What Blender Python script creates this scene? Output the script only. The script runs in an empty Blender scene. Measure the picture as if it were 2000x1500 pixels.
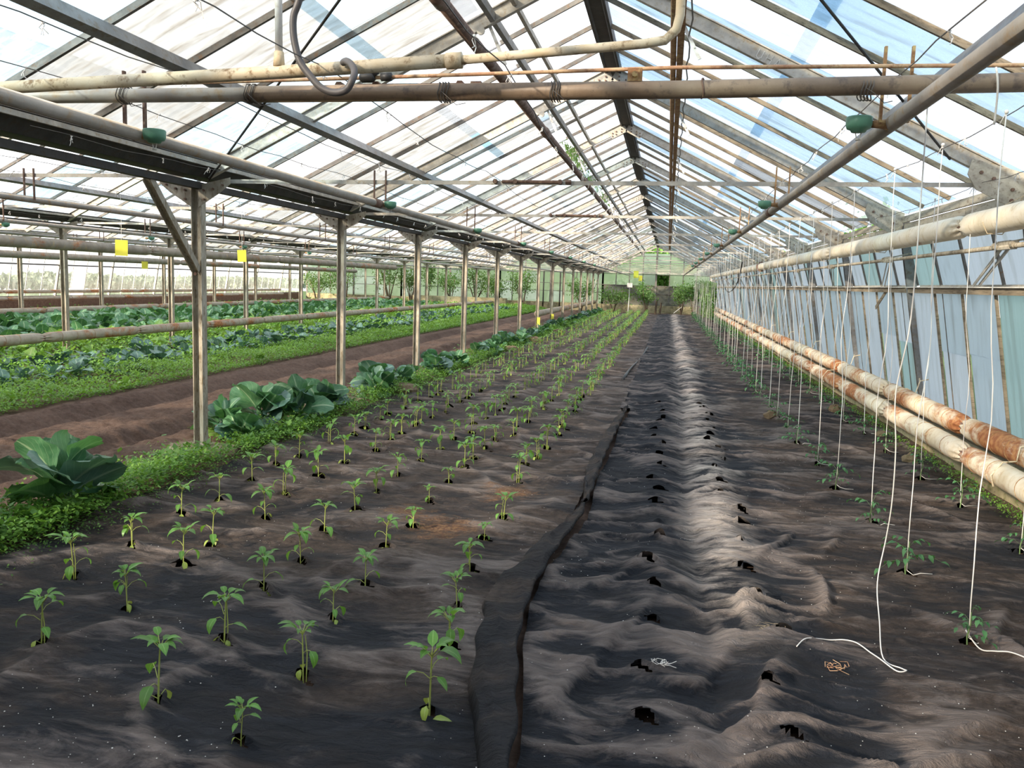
import bpy, math, random
import numpy as np
from mathutils import Vector, Matrix
random.seed(7); rng = np.random.default_rng(11)
S = bpy.context.scene
COL = S.collection
PI = math.pi

# ------------------------------------------------------------------ camera, sky, sun, exposure
def make_camera():
    f, yaw, pit, roll, h = 1647.8, .1781, .1209, .0332, 1.4926
    cy, sy = math.cos(yaw), math.sin(yaw)
    F = Vector((-sy*math.cos(pit), cy*math.cos(pit), -math.sin(pit)))
    R = Vector((cy, sy, 0)); U = R.cross(F)
    R2 = R*math.cos(roll)+U*math.sin(roll); U2 = -R*math.sin(roll)+U*math.cos(roll)
    cd = bpy.data.cameras.new('camera'); cd.sensor_width = 36; cd.lens = f/2000*36
    cd.clip_start = .05; cd.clip_end = 500
    o = bpy.data.objects.new('camera', cd); COL.objects.link(o)
    M = Matrix((R2, U2, -F)).transposed().to_4x4(); M.translation = (0, 0, h)
    o.matrix_world = M; S.camera = o
make_camera()

W = bpy.data.worlds.new('sky'); S.world = W; W.use_nodes = True
nt = W.node_tree; nt.nodes.clear()
def wn(t, **k):
    n = nt.nodes.new(t)
    for a, b in k.items(): setattr(n, a, b)
    return n
tc = wn('ShaderNodeTexCoord'); noi = wn('ShaderNodeTexNoise'); noi.inputs['Scale'].default_value = 2.6; noi.inputs['Detail'].default_value = 5
cr = wn('ShaderNodeValToRGB')
cr.color_ramp.elements[0].position = .42; cr.color_ramp.elements[0].color = (.76, .87, 1.0, 1)
cr.color_ramp.elements[1].position = .60; cr.color_ramp.elements[1].color = (1.0, 1.0, 1.0, 1)
sep = wn('ShaderNodeSeparateXYZ'); mr = wn('ShaderNodeMapRange'); mr.inputs[1].default_value = 0; mr.inputs[2].default_value = .35
mr.inputs[3].default_value = 1; mr.inputs[4].default_value = 0
mx = wn('ShaderNodeMix', data_type='RGBA'); mx.inputs[7].default_value = (.97, .98, 1.0, 1)
bg = wn('ShaderNodeBackground'); bg.inputs['Strength'].default_value = 1.72; wo = wn('ShaderNodeOutputWorld')
L = nt.links.new
L(tc.outputs['Generated'], noi.inputs['Vector']); L(noi.outputs['Fac'], cr.inputs['Fac'])
L(tc.outputs['Generated'], sep.inputs[0]); L(sep.outputs['Z'], mr.inputs[0]); L(mr.outputs[0], mx.inputs[0])
L(cr.outputs['Color'], mx.inputs[6]); L(mx.outputs[2], bg.inputs['Color']); L(bg.outputs[0], wo.inputs[0])

sd = bpy.data.lights.new('sun', 'SUN'); sd.energy = 17; sd.angle = math.radians(2.5); sd.color = (1, .85, .65)
so = bpy.data.objects.new('sun', sd); COL.objects.link(so)
SUNDIR = Vector((.60, .74, -.365)).normalized()
so.rotation_euler = SUNDIR.to_track_quat('-Z', 'Y').to_euler(); so.location = (-10, -15, 15)
S.view_settings.view_transform = 'Standard'; S.view_settings.look = 'None'
S.view_settings.gamma = 1; S.view_settings.use_curve_mapping = False; S.view_settings.exposure = 0.0
S.cycles.transparent_max_bounces = 28; S.cycles.max_bounces = 6; S.cycles.diffuse_bounces = 3
S.cycles.transmission_bounces = 4; S.cycles.glossy_bounces = 2

# ------------------------------------------------------------------ materials
def srgb(c):
    return tuple((x/255/12.92 if x/255 <= .04045 else ((x/255+.055)/1.055)**2.4) for x in c)+(1,)
class NM:
    def __init__(s, name):
        s.m = bpy.data.materials.new(name); s.m.use_nodes = True; s.t = s.m.node_tree; s.t.nodes.clear()
        s.out = s.n('ShaderNodeOutputMaterial')
    def n(s, t, **k):
        n = s.t.nodes.new(t)
        for a, b in k.items(): setattr(n, a, b)
        return n
    def l(s, a, b): s.t.links.new(a, b)
    def coord(s, kind='Object', scale=(1, 1, 1), rand=False):
        c = s.n('ShaderNodeTexCoord'); mp = s.n('ShaderNodeMapping'); mp.inputs['Scale'].default_value = scale
        s.l(c.outputs[kind], mp.inputs['Vector'])
        if rand:
            oi = s.n('ShaderNodeObjectInfo'); cm = s.n('ShaderNodeCombineXYZ'); mu = s.n('ShaderNodeMath', operation='MULTIPLY'); mu.inputs[1].default_value = 37
            s.l(oi.outputs['Random'], mu.inputs[0])
            for i in range(3): s.l(mu.outputs[0], cm.inputs[i])
            s.l(cm.outputs[0], mp.inputs['Location'])
        return mp.outputs[0]
    def noise(s, vec, scale, detail=4, rough=.55, dist=0):
        n = s.n('ShaderNodeTexNoise'); n.inputs['Scale'].default_value = scale; n.inputs['Detail'].default_value = detail
        n.inputs['Roughness'].default_value = rough; n.inputs['Distortion'].default_value = dist
        s.l(vec, n.inputs['Vector']); return n.outputs['Fac']
    def ramp(s, fac, stops):
        r = s.n('ShaderNodeValToRGB'); e = r.color_ramp.elements
        while len(e) < len(stops): e.new(.5)
        for q, (p, c) in zip(e, stops):
            q.position = p; q.color = c if len(c) == 4 else tuple(c)+(1,)
        s.l(fac, r.inputs['Fac']); return r.outputs['Color']
    def mix(s, fac, a, b, mode='MIX'):
        m = s.n('ShaderNodeMix', data_type='RGBA', blend_type=mode)
        for v, i in ((fac, 0), (a, 6), (b, 7)):
            if hasattr(v, 'links'): s.l(v, m.inputs[i])
            else: m.inputs[i].default_value = v
        return m.outputs[2]
    def bump(s, h, st=.4, d=.01):
        b = s.n('ShaderNodeBump'); b.inputs['Strength'].default_value = st; b.inputs['Distance'].default_value = d
        s.l(h, b.inputs['Height']); return b.outputs['Normal']
    def bsdf(s, col, rough=.6, metal=0, normal=None, spec=.5, trans=None, tfac=.0):
        p = s.n('ShaderNodeBsdfPrincipled')
        if hasattr(col, 'links'): s.l(col, p.inputs['Base Color'])
        else: p.inputs['Base Color'].default_value = col
        p.inputs['Roughness'].default_value = rough; p.inputs['Metallic'].default_value = metal
        p.inputs['Specular IOR Level'].default_value = spec
        if normal is not None: s.l(normal, p.inputs['Normal'])
        if trans is not None:
            t = s.n('ShaderNodeBsdfTranslucent')
            if hasattr(trans, 'links'): s.l(trans, t.inputs['Color'])
            else: t.inputs['Color'].default_value = trans
            a = s.n('ShaderNodeMixShader'); a.inputs[0].default_value = tfac
            s.l(p.outputs[0], a.inputs[1]); s.l(t.outputs[0], a.inputs[2]); s.l(a.outputs[0], s.out.inputs[0])
        else: s.l(p.outputs[0], s.out.inputs[0])
        return s.m
def c4(*a): return tuple(a)+(1,)

def mat_worn(name, a, b, c=None, scale=6, rough=.6, metal=.0, stretch=(1, 1, 1), bump=.3, thr=(.35, .65)):
    m = NM(name); v = m.coord('Object', stretch, True)
    n1 = m.noise(v, scale, 6, .65); col = m.ramp(n1, [(thr[0], a), (thr[1], b)])
    if c is not None:
        n2 = m.noise(v, scale*3.1, 5, .7); f = m.ramp(n2, [(.52, (0, 0, 0)), (.66, (1, 1, 1))]); col = m.mix(f, col, c)
    return m.bsdf(col, rough, metal, m.bump(m.noise(v, scale*6, 4), bump, .004))
def mat_glass(name, tint, scat, fac, streak, sfac, stretch=(1.2, 7, 1), spec=.25):
    m = NM(name); v = m.coord('Object', stretch, True)
    n = m.noise(v, 1.6, 6, .65, .6)
    f = m.ramp(n, [(.42, (fac,)*3), (.66, (min(1, fac+sfac),)*3)])
    tr = m.n('ShaderNodeBsdfTransparent'); tr.inputs[0].default_value = tint
    tl = m.n('ShaderNodeBsdfTranslucent'); m.l(m.mix(m.ramp(n, [(.5, (0, 0, 0)), (.75, (1, 1, 1))]), scat, streak), tl.inputs[0])
    a = m.n('ShaderNodeMixShader'); m.l(f, a.inputs[0]); m.l(tr.outputs[0], a.inputs[1]); m.l(tl.outputs[0], a.inputs[2])
    g = m.n('ShaderNodeBsdfGlossy'); g.inputs['Roughness'].default_value = .25; g.inputs['Color'].default_value = c4(1, 1, 1)
    b = m.n('ShaderNodeMixShader'); fr = m.n('ShaderNodeFresnel'); fr.inputs[0].default_value = 1.25
    mu = m.n('ShaderNodeMath', operation='MULTIPLY'); mu.inputs[1].default_value = spec; m.l(fr.outputs[0], mu.inputs[0])
    m.l(mu.outputs[0], b.inputs[0]); m.l(a.outputs[0], b.inputs[1]); m.l(g.outputs[0], b.inputs[2]); m.l(b.outputs[0], m.out.inputs[0])
    return m.m

M = {}
M['galv'] = mat_worn('galvanised_steel', c4(.34, .32, .29), c4(.56, .53, .47), c4(.38, .31, .22), 9, .5, .25, (1, 1, 1), .2)
M['post'] = mat_worn('post_steel', c4(.30, .26, .20), c4(.50, .46, .38), c4(.19, .14, .08), 5, .5, .3, (3, 3, .8), .2)
M['dark'] = mat_worn('dark_steel', c4(.028, .026, .026), c4(.06, .055, .05), c4(.045, .03, .02), 7, .6, .2)
M['bar'] = mat_worn('glazing_bar_steel', c4(.10, .095, .09), c4(.20, .19, .175), c4(.16, .10, .06), 8, .6, .2)
M['purlin'] = mat_worn('purlin_steel', c4(.17, .17, .175), c4(.29, .285, .28), c4(.2, .16, .12), 7, .5, .3)
M['rust'] = mat_worn('rusty_steel', c4(.24, .10, .04), c4(.42, .25, .12), c4(.55, .40, .18), 9, .8)
M['rustdark'] = mat_worn('dark_rusty_steel', c4(.10, .05, .035), c4(.19, .11, .08), c4(.30, .2, .12), 11, .7)
M['redpipe'] = mat_worn('red_brown_pipe', c4(.14, .075, .055), c4(.26, .17, .13), c4(.34, .27, .22), 10, .6)
M['greypipe'] = mat_worn('grey_plastic_pipe', c4(.33, .30, .26), c4(.46, .42, .37), c4(.38, .29, .19), 5, .45)
M['crosspipe'] = mat_worn('brown_stained_pipe', c4(.19, .13, .085), c4(.30, .22, .15), c4(.12, .085, .065), 6, .5)
M['beige'] = mat_worn('beige_pipe', c4(.58, .46, .29), c4(.70, .62, .47), c4(.24, .15, .07), 8, .65)
M['copper'] = mat_worn('rusty_thin_pipe', c4(.44, .22, .12), c4(.60, .44, .26), c4(.3, .14, .08), 14, .6)
M['hose'] = mat_worn('dark_rubber_hose', c4(.07, .065, .065), c4(.11, .10, .10), None, 5, .5)
M['rubber'] = mat_worn('black_rubber', c4(.02, .02, .02), c4(.035, .035, .035), None, 5, .5)
M['green'] = mat_worn('green_plastic', c4(.08, .22, .14), c4(.14, .33, .22), None, 5, .45)
M['string'] = mat_worn('white_string', c4(.78, .74, .70), c4(.85, .82, .78), None, 5, .8)
M['wire'] = mat_worn('dark_wire', c4(.07, .065, .06), c4(.14, .12, .10), None, 9, .6)
M['wood'] = mat_worn('weathered_board', c4(.16, .125, .085), c4(.30, .25, .18), c4(.10, .08, .055), 5, .85, 0, (1, .4, 4), .5)
M['eave'] = mat_worn('eave_beam', c4(.36, .32, .25), c4(.52, .47, .38), c4(.24, .19, .14), 6, .7, 0, (2, .6, 2), .4)
M['concrete'] = mat_worn('mossy_concrete', c4(.22, .19, .11), c4(.42, .36, .22), c4(.15, .15, .06), 3, .9, 0, (1, 1, 1), .6)
M['footing'] = mat_worn('mossy_footing', c4(.13, .085, .05), c4(.24, .17, .11), c4(.10, .12, .03), 9, .95, 0, (1, 1, 1), 1)
M['panel'] = mat_worn('grey_fibre_panel', c4(.10, .10, .08), c4(.17, .165, .13), c4(.09, .08, .05), 1.6, .9)
M['yellow'] = mat_worn('yellow_card', c4(.72, .70, .06), c4(.80, .78, .10), None, 5, .5)
M['white'] = mat_worn('white_paint', c4(.62, .60, .56), c4(.75, .73, .69), c4(.5, .44, .36), 5, .5)
M['stone'] = mat_worn('pale_stone', c4(.32, .24, .17), c4(.45, .36, .26), None, 20, .9)
M['bark'] = mat_worn('bark', c4(.10, .07, .045), c4(.18, .13, .09), None, 10, .9)

# insulated jacket: painted plaster with rust bleeding at the bands (v runs along the pipe)
def mat_jacket(name, rusty, a, b):
    m = NM(name); v = m.coord('Object', (1, 1, 1), True); vl = m.coord('Object', (1, .55, 1), True); vs = m.coord('Object', (1, 3, 1), True)
    n = m.noise(v, 5, 6, .65); base = m.ramp(n, [(.35, a), (.6, b)])
    base = m.mix(m.ramp(m.noise(vs, 9, 5, .7), [(.55, (0, 0, 0)), (.75, (1, 1, 1))]), base, c4(.50, .36, .17))
    nr = m.noise(vl, 1.9, 7, .72, .3)
    base = m.mix(m.ramp(nr, [(.62-rusty*.14, (0, 0, 0)), (.70-rusty*.12, (1, 1, 1))]), base, m.ramp(m.noise(v, 22, 4), [(.4, c4(.30, .10, .035)), (.62, c4(.48, .22, .08))]))
    m.bsdf(base, .8, 0, m.bump(m.noise(v, 34, 4), .35, .006)); return m.m
M['jacket'] = mat_jacket('cream_pipe_jacket', -.35, c4(.78, .68, .50), c4(.86, .79, .66))
M['jacketrust'] = mat_jacket('rust_stained_jacket', 1.0, c4(.62, .50, .33), c4(.76, .68, .54))
M['jacketgrey'] = mat_jacket('grey_pipe_jacket', .45, c4(.24, .20, .16), c4(.34, .30, .25))
M['jacketlow'] = mat_jacket('dull_pipe_jacket', .75, c4(.34, .28, .21), c4(.46, .40, .32))

M['g_clear'] = mat_glass('roof_glass_clear', c4(.97, .985, 1), c4(.82, .88, .97), .12, c4(.55, .57, .58), .28)
M['g_milky'] = mat_glass('roof_glass_milky', c4(.98, .985, 1), c4(.84, .88, .97), .26, c4(.62, .62, .62), .30)
M['g_blue'] = mat_glass('roof_glass_blue', c4(.78, .88, .95), c4(.60, .72, .82), .24, c4(.30, .33, .33), .40)
M['g_dirty'] = mat_glass('roof_glass_dirty', c4(.74, .76, .77), c4(.50, .52, .54), .34, c4(.26, .23, .19), .45)
M['w_blue'] = mat_glass('wall_sheet_blue', c4(.60, .65, .68), c4(.63, .69, .73), .80, c4(.50, .53, .54), .15, (1, 6, .8))
M['w_grey'] = mat_glass('wall_sheet_grey', c4(.66, .69, .72), c4(.70, .74, .78), .80, c4(.56, .58, .58), .15, (1, 6, .8))
M['w_green'] = mat_glass('wall_sheet_green', c4(.54, .63, .63), c4(.57, .68, .68), .80, c4(.42, .47, .45), .15, (1, 8, .6))
M['b_green'] = mat_glass('back_glass_green', c4(.86, .92, .78), c4(.86, .93, .74), .70, c4(.74, .80, .60), .10, (1.5, 1, 1))
M['b_pale'] = mat_glass('back_glass_pale', c4(.90, .94, .86), c4(.90, .94, .84), .62, c4(.78, .82, .70), .12, (1.5, 1, 1))
M['l_clear'] = mat_glass('side_glass_clear', c4(.96, .98, .97), c4(.80, .83, .80), .05, c4(.60, .62, .58), .08, (1, 3, 1))
M['l_white'] = mat_glass('side_glass_white', c4(.98, .97, .94), c4(.98, .96, .92), .45, c4(.9, .88, .84), .2, (1, 3, 1))

# soil and fabric
def mat_soil(name, a, b, c, sc):
    m = NM(name); v = m.coord('Object'); n1 = m.noise(v, sc*.12, 5, .6); n2 = m.noise(v, sc*1.5, 5, .7)
    col = m.mix(.5, m.ramp(n1, [(.35, a), (.65, b)]), m.ramp(n2, [(.35, a), (.68, c)]))
    col = m.mix(m.ramp(m.noise(v, sc*9, 2), [(.70, (0, 0, 0)), (.74, (1, 1, 1))]), col, c4(.30, .24, .18))
    h = m.noise(v, sc*2.2, 6, .75)
    m.bsdf(col, .95, 0, m.bump(h, 1, .03), .2); return m.m
M['soil'] = mat_soil('bare_brown_soil', c4(.085, .052, .038), c4(.19, .122, .090), c4(.24, .155, .115), 12)

def mat_fabric(name, brown, seed):
    m = NM(name); v = m.coord('Object'); vs = m.coord('Object', (.8, 1.5, 1)); vx = m.coord('Object', (1.0, 2.6, 1)); vf = m.coord('Object', (.35, .9, 1))
    def math_(op, a, b=None, c=None):
        n = m.n('ShaderNodeMath', operation=op)
        for i, q in enumerate((a, b, c)):
            if q is None: continue
            if hasattr(q, 'links'): m.l(q, n.inputs[i])
            else: n.inputs[i].default_value = q
        return n.outputs[0]
    sp = m.n('ShaderNodeSeparateXYZ'); m.l(v, sp.inputs[0]); X, Y = sp.outputs['X'], sp.outputs['Y']
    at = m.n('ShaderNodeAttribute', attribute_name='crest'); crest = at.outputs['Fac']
    black = m.ramp(m.noise(v, 4, 5, .6), [(.3, c4(.007, .0085, .013)), (.7, c4(.022, .024, .031))])
    bcol = m.ramp(m.noise(v, 17, 6, .72), [(.3, c4(.028, .020, .016)), (.7, c4(.095, .069, .056))])
    # black to soil-brown mix: left sheet blacker at the near end, right browner wallward
    my = m.n('ShaderNodeMapRange'); my.inputs[1].default_value = 2.4; my.inputs[2].default_value = 4.6; my.inputs[3].default_value = -.10; my.inputs[4].default_value = .10; m.l(Y, my.inputs[0])
    base = m.noise(vs, .95, 7, .66, .5)
    if brown > .8: f = math_('ADD', math_('ADD', base, my.outputs[0]), .04)
    else:
        mxx = m.n('ShaderNodeMapRange'); mxx.inputs[1].default_value = .55; mxx.inputs[2].default_value = .95; mxx.inputs[3].default_value = -.13; mxx.inputs[4].default_value = .13; m.l(X, mxx.inputs[0])
        f = math_('ADD', math_('ADD', base, mxx.outputs[0]), -.02)
    col = m.mix(m.ramp(f, [(.47, (0, 0, 0)), (.60, (1, 1, 1))]), black, bcol)
    # dusty pale creases, with sky sheen painted into the raised tops
    dn = m.noise(vx, 2.3, 8, .7, 1.0); df = math_('MULTIPLY_ADD', crest, .30, dn)
    dust_sheen = m.ramp(df, [(.635, (0, 0, 0)), (.84, (.8, .8, .8))]); col = m.mix(dust_sheen, col, c4(.215, .175, .158))
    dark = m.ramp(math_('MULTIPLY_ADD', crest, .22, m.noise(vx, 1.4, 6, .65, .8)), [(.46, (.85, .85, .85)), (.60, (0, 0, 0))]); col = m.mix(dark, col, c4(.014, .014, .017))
    if brown < .8:
        ab = math_('ABSOLUTE', math_('SUBTRACT', math_('MULTIPLY_ADD', m.noise(vf, 2.0, 3), .5, X), .63))
        band = m.ramp(ab, [(.04, (1, 1, 1)), (.26, (0, 0, 0))])
        bm = m.mix(1.0, band, m.ramp(math_('MULTIPLY_ADD', crest, .25, m.noise(vx, 4.5, 6, .72)), [(.50, (0, 0, 0)), (.72, (1, 1, 1))]), 'MULTIPLY')
        yr = m.n('ShaderNodeMapRange'); yr.inputs[1].default_value = 3.2; yr.inputs[2].default_value = 4.6; m.l(Y, yr.inputs[0])
        col = m.mix(m.mix(1.0, bm, yr.outputs[0], 'MULTIPLY'), col, c4(.42, .36, .32))
    else:
        # spilled orange bark by the third seedling row
        for (cx, cy, k_) in ((-1.02, 5.75, .62), (-1.55, 5.0, .66), (-1.25, 4.75, .64)):
            dx = m.n('ShaderNodeVectorMath', operation='DISTANCE'); m.l(m.coord('Object', (1, .8, 0)), dx.inputs[0]); dx.inputs[1].default_value = (cx, cy*.8, 0)
            q = math_('MULTIPLY_ADD', m.noise(v, 7, 8, .75), -1.0, dx.outputs['Value'])
            of = m.ramp(math_('ADD', q, k_), [(.18, (.75, .75, .75)), (.34, (0, 0, 0))])
            col = m.mix(of, col, m.ramp(m.noise(v, 60, 3), [(.4, c4(.12, .05, .025)), (.65, c4(.27, .15, .065))]))
    h1 = m.noise(m.coord('Object', (1, 2.2, 1)), 10, 7, .62, 1.0); h2 = m.noise(v, 300, 2)
    hh = math_('MULTIPLY_ADD', h2, .05, h1)
    m.bsdf(col, .78, 0, m.bump(hh, 1.0, .05), .22); return m.m
M['fabric_l'] = mat_fabric('brown_dusty_fabric', 1.0, 1); M['fabric_r'] = mat_fabric('black_dusty_fabric', .35, 2)

def mat_leaf(name, a, b, vein, veins=True, rough=.45, trans=None, tf=.25):
    m = NM(name); v = m.coord('Object'); oi = m.n('ShaderNodeObjectInfo')
    col = m.ramp(m.noise(v, 9, 4), [(.35, a), (.65, b)])
    if veins:
        uv = m.n('ShaderNodeUVMap'); sp = m.n('ShaderNodeSeparateXYZ'); m.l(uv.outputs[0], sp.inputs[0])
        au = m.n('ShaderNodeMath', operation='ABSOLUTE'); s0 = m.n('ShaderNodeMath', operation='SUBTRACT'); s0.inputs[1].default_value = .5
        m.l(sp.outputs[0], s0.inputs[0]); m.l(s0.outputs[0], au.inputs[0])
        mid = m.ramp(au.outputs[0], [(.022, (1, 1, 1)), (.05, (0, 0, 0))])
        k = m.n('ShaderNodeMath', operation='MULTIPLY_ADD'); k.inputs[1].default_value = -1.1; m.l(au.outputs[0], k.inputs[0]); m.l(sp.outputs[1], k.inputs[2])
        k2 = m.n('ShaderNodeMath', operation='MULTIPLY'); k2.inputs[1].default_value = 6.5; m.l(k.outputs[0], k2.inputs[0])
        fr = m.n('ShaderNodeMath', operation='FRACT'); m.l(k2.outputs[0], fr.inputs[0])
        side = m.ramp(fr.outputs[0], [(.0, (.7, .7, .7)), (.09, (0, 0, 0))])
        fm = m.mix(1.0, mid, side, 'LIGHTEN'); col = m.mix(fm, col, vein)
    hs = m.n('ShaderNodeHueSaturation'); mr_ = m.n('ShaderNodeMapRange'); mr_.inputs[3].default_value = .75; mr_.inputs[4].default_value = 1.3
    m.l(oi.outputs['Random'], mr_.inputs[0]); m.l(mr_.outputs[0], hs.inputs['Value']); m.l(col, hs.inputs['Color'])
    m.bsdf(hs.outputs[0], rough, 0, None, .4, trans or b, tf); return m.m
M['kale'] = mat_leaf('kale_leaf', c4(.045, .14, .065), c4(.12, .27, .13), c4(.34, .46, .28), True, .45, c4(.10, .26, .06), .22)
M['kaleblue'] = mat_leaf('blue_kale_leaf', c4(.060, .135, .105), c4(.13, .23, .19), c4(.26, .36, .28), True, .45, c4(.08, .2, .08), .15)
M['kaleyel'] = mat_leaf('light_kale_leaf', c4(.15, .31, .06), c4(.29, .48, .11), c4(.4, .5, .25), True, .45, c4(.3, .5, .06), .3)
M['pepper'] = mat_leaf('pepper_leaf', c4(.075, .20, .035), c4(.16, .34, .06), c4(.25, .42, .12), True, .4, c4(.25, .5, .05), .3)
M['pepperlow'] = mat_leaf('pale_pepper_leaf', c4(.26, .36, .06), c4(.38, .46, .11), c4(.42, .48, .18), True, .5, c4(.45, .5, .08), .3)
M['stem'] = mat_leaf('pepper_stem', c4(.34, .40, .09), c4(.46, .50, .15), c4(.4, .4, .2), False, .5, c4(.4, .5, .1), .1)
M['tomato'] = mat_leaf('tomato_leaf', c4(.045, .14, .055), c4(.09, .24, .09), c4(.1, .2, .1), False, .5, c4(.12, .34, .06), .25)
M['tomstem'] = mat_leaf('tomato_stem', c4(.10, .17, .07), c4(.16, .24, .10), c4(.1, .2, .1), False, .5, c4(.1, .2, .1), .1)
M['weed'] = mat_leaf('weed_leaf', c4(.11, .26, .035), c4(.26, .47, .08), c4(.3, .5, .1), False, .5, c4(.3, .55, .05), .3)
M['weeddark'] = mat_leaf('dark_weed_leaf', c4(.05, .13, .022), c4(.12, .24, .05), c4(.3, .5, .1), False, .5, c4(.2, .4, .05), .25)
M['tree'] = mat_leaf('tree_leaf', c4(.06, .15, .03), c4(.14, .28, .06), c4(.3, .5, .1), False, .5, c4(.2, .42, .05), .3)
M['vine'] = mat_leaf('vine_leaf', c4(.06, .14, .04), c4(.14, .24, .08), c4(.3, .5, .1), False, .5, c4(.3, .5, .06), .3)
M['grass'] = mat_soil('outside_grass', c4(.05, .10, .03), c4(.09, .14, .05), c4(.12, .15, .07), 3)
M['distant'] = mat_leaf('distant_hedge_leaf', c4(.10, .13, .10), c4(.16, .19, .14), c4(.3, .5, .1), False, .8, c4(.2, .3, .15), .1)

# ------------------------------------------------------------------ mesh helpers
class MB:
    def __init__(s): s.v = []; s.f = []; s.uv = {}; s.mi = []
    def add(s, vs, fs):
        o = len(s.v); s.v += [tuple(p) for p in vs]; s.f += [tuple(i+o for i in f) for f in fs]
    def box(s, c, d, R=None):
        x, y, z = d[0]/2, d[1]/2, d[2]/2; c = Vector(c)
        ps = [Vector((a*x, b*y, e*z)) for a in (-1, 1) for b in (-1, 1) for e in (-1, 1)]
        if R is not None: ps = [R @ p for p in ps]
        s.add([c+p for p in ps], [(0, 1, 3, 2), (4, 6, 7, 5), (0, 4, 5, 1), (2, 3, 7, 6), (0, 2, 6, 4), (1, 5, 7, 3)])
    def beam(s, a, b, w, h, up=(0, 0, 1), prof=None):
        a = Vector(a); b = Vector(b); d = (b-a); L = d.length; d.normalize()
        x = d.cross(Vector(up)).normalized(); z = x.cross(d)
        if prof is None: prof = [(-w/2, -h/2), (w/2, -h/2), (w/2, h/2), (-w/2, h/2)]
        n = len(prof); vs = [a+x*p[0]+z*p[1] for p in prof]+[b+x*p[0]+z*p[1] for p in prof]
        fs = [(i, (i+1) % n, n+(i+1) % n, n+i) for i in range(n)]+[tuple(range(n-1, -1, -1)), tuple(range(n, 2*n))]
        s.add(vs, fs)
    def ibeam(s, a, b, w, h, t=.012, up=(0, 0, 1)):
        s.beam(a, b, 0, 0, up, [(-w/2, -h/2), (w/2, -h/2), (w/2, -h/2+t), (t/2, -h/2+t), (t/2, h/2-t), (w/2, h/2-t), (w/2, h/2), (-w/2, h/2), (-w/2, h/2-t), (-t/2, h/2-t), (-t/2, -h/2+t), (-w/2, -h/2+t)])
    def tube(s, path, r, n=10, cap=True):
        P = [Vector(p) for p in path]; rr = r if isinstance(r, (list, tuple)) else [r]*len(P)
        d = (P[1]-P[0]).normalized(); u = d.orthogonal().normalized(); o = len(s.v); vs = []
        for i, p in enumerate(P):
            t = (P[min(i+1, len(P)-1)]-P[max(i-1, 0)]).normalized()
            u = (u-t*u.dot(t)).normalized(); w = t.cross(u)
            for k in range(n):
                a = 2*PI*k/n; vs.append(p+(u*math.cos(a)+w*math.sin(a))*rr[i])
        fs = [(i*n+k, i*n+(k+1) % n, (i+1)*n+(k+1) % n, (i+1)*n+k) for i in range(len(P)-1) for k in range(n)]
        if cap: fs += [tuple(range(n-1, -1, -1)), tuple(range((len(P)-1)*n, len(P)*n))]
        s.add(vs, fs)
    def lathe(s, prof, n=14, c=(0, 0, 0), axis='Z'):
        vs = []; c = Vector(c)
        for r, z in prof:
            for k in range(n):
                a = 2*PI*k/n; p = (r*math.cos(a), r*math.sin(a), z)
                vs.append(c+Vector(p if axis == 'Z' else (p[0], p[2], p[1]) if axis == 'Y' else (p[2], p[0], p[1])))
        fs = [(i*n+k, i*n+(k+1) % n, (i+1)*n+(k+1) % n, (i+1)*n+k) for i in range(len(prof)-1) for k in range(n)]
        fs += [tuple(range(n-1, -1, -1)), tuple(range((len(prof)-1)*n, len(prof)*n))]
        s.add(vs, fs)
    def mesh(s, name, mat, smooth=False):
        me = bpy.data.meshes.new(name); me.from_pydata(s.v, [], s.f)
        for m in (mat if isinstance(mat, (list, tuple)) else [mat]): me.materials.append(m)
        if smooth: me.polygons.foreach_set('use_smooth', [True]*len(me.polygons))
        me.update(); return me
    def build(s, name, mat, parent=None, smooth=False): return link(name, s.mesh(name, mat, smooth), parent)
def link(name, data, parent=None, loc=None, rot=None, scale=None):
    o = bpy.data.objects.new(name, data); COL.objects.link(o)
    if parent is not None: o.parent = parent
    if loc is not None: o.location = loc
    if rot is not None: o.rotation_euler = rot
    if scale is not None: o.scale = scale if isinstance(scale, (tuple, list)) else (scale,)*3
    return o
def tag(o, label=None, cat=None, group=None, kind=None):
    if label: o['label'] = label
    if cat: o['category'] = cat
    if group: o['group'] = group
    if kind: o['kind'] = kind
    return o
def thing(name, label, cat, loc=(0, 0, 0), rz=0, group=None, kind=None):
    return tag(link(name, None, None, loc, (0, 0, rz)), label, cat, group, kind)
def npmesh(name, V, F, mat, uv=None, smooth=True, mi=None):
    V = np.asarray(V, np.float32).reshape(-1, 3); F = np.asarray(F, np.int32); k = F.shape[1]
    me = bpy.data.meshes.new(name); me.vertices.add(len(V)); me.vertices.foreach_set('co', V.ravel())
    me.loops.add(F.size); me.loops.foreach_set('vertex_index', F.ravel())
    me.polygons.add(len(F)); me.polygons.foreach_set('loop_start', np.arange(len(F), dtype=np.int32)*k)
    for m in (mat if isinstance(mat, (list, tuple)) else [mat]): me.materials.append(m)
    if mi is not None: me.polygons.foreach_set('material_index', np.asarray(mi, np.int32))
    if smooth: me.polygons.foreach_set('use_smooth', np.ones(len(F), bool))
    if uv is not None:
        l = me.uv_layers.new(name='UVMap'); l.data.foreach_set('uv', np.asarray(uv, np.float32)[F.ravel()].ravel())
    me.update(calc_edges=True); me.validate(); return me
def copy_tree(o, loc, rz=0, sc=1, label=None, group=None):
    c = o.copy(); COL.objects.link(c); c.location = loc; c.rotation_euler = (0, 0, rz); c.scale = (sc,)*3
    if label: c['label'] = label
    if group: c['group'] = group
    for ch in o.children:
        d = ch.copy(); COL.objects.link(d); d.parent = c
        for g in ch.children:
            e = g.copy(); COL.objects.link(e); e.parent = d
    return c
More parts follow.
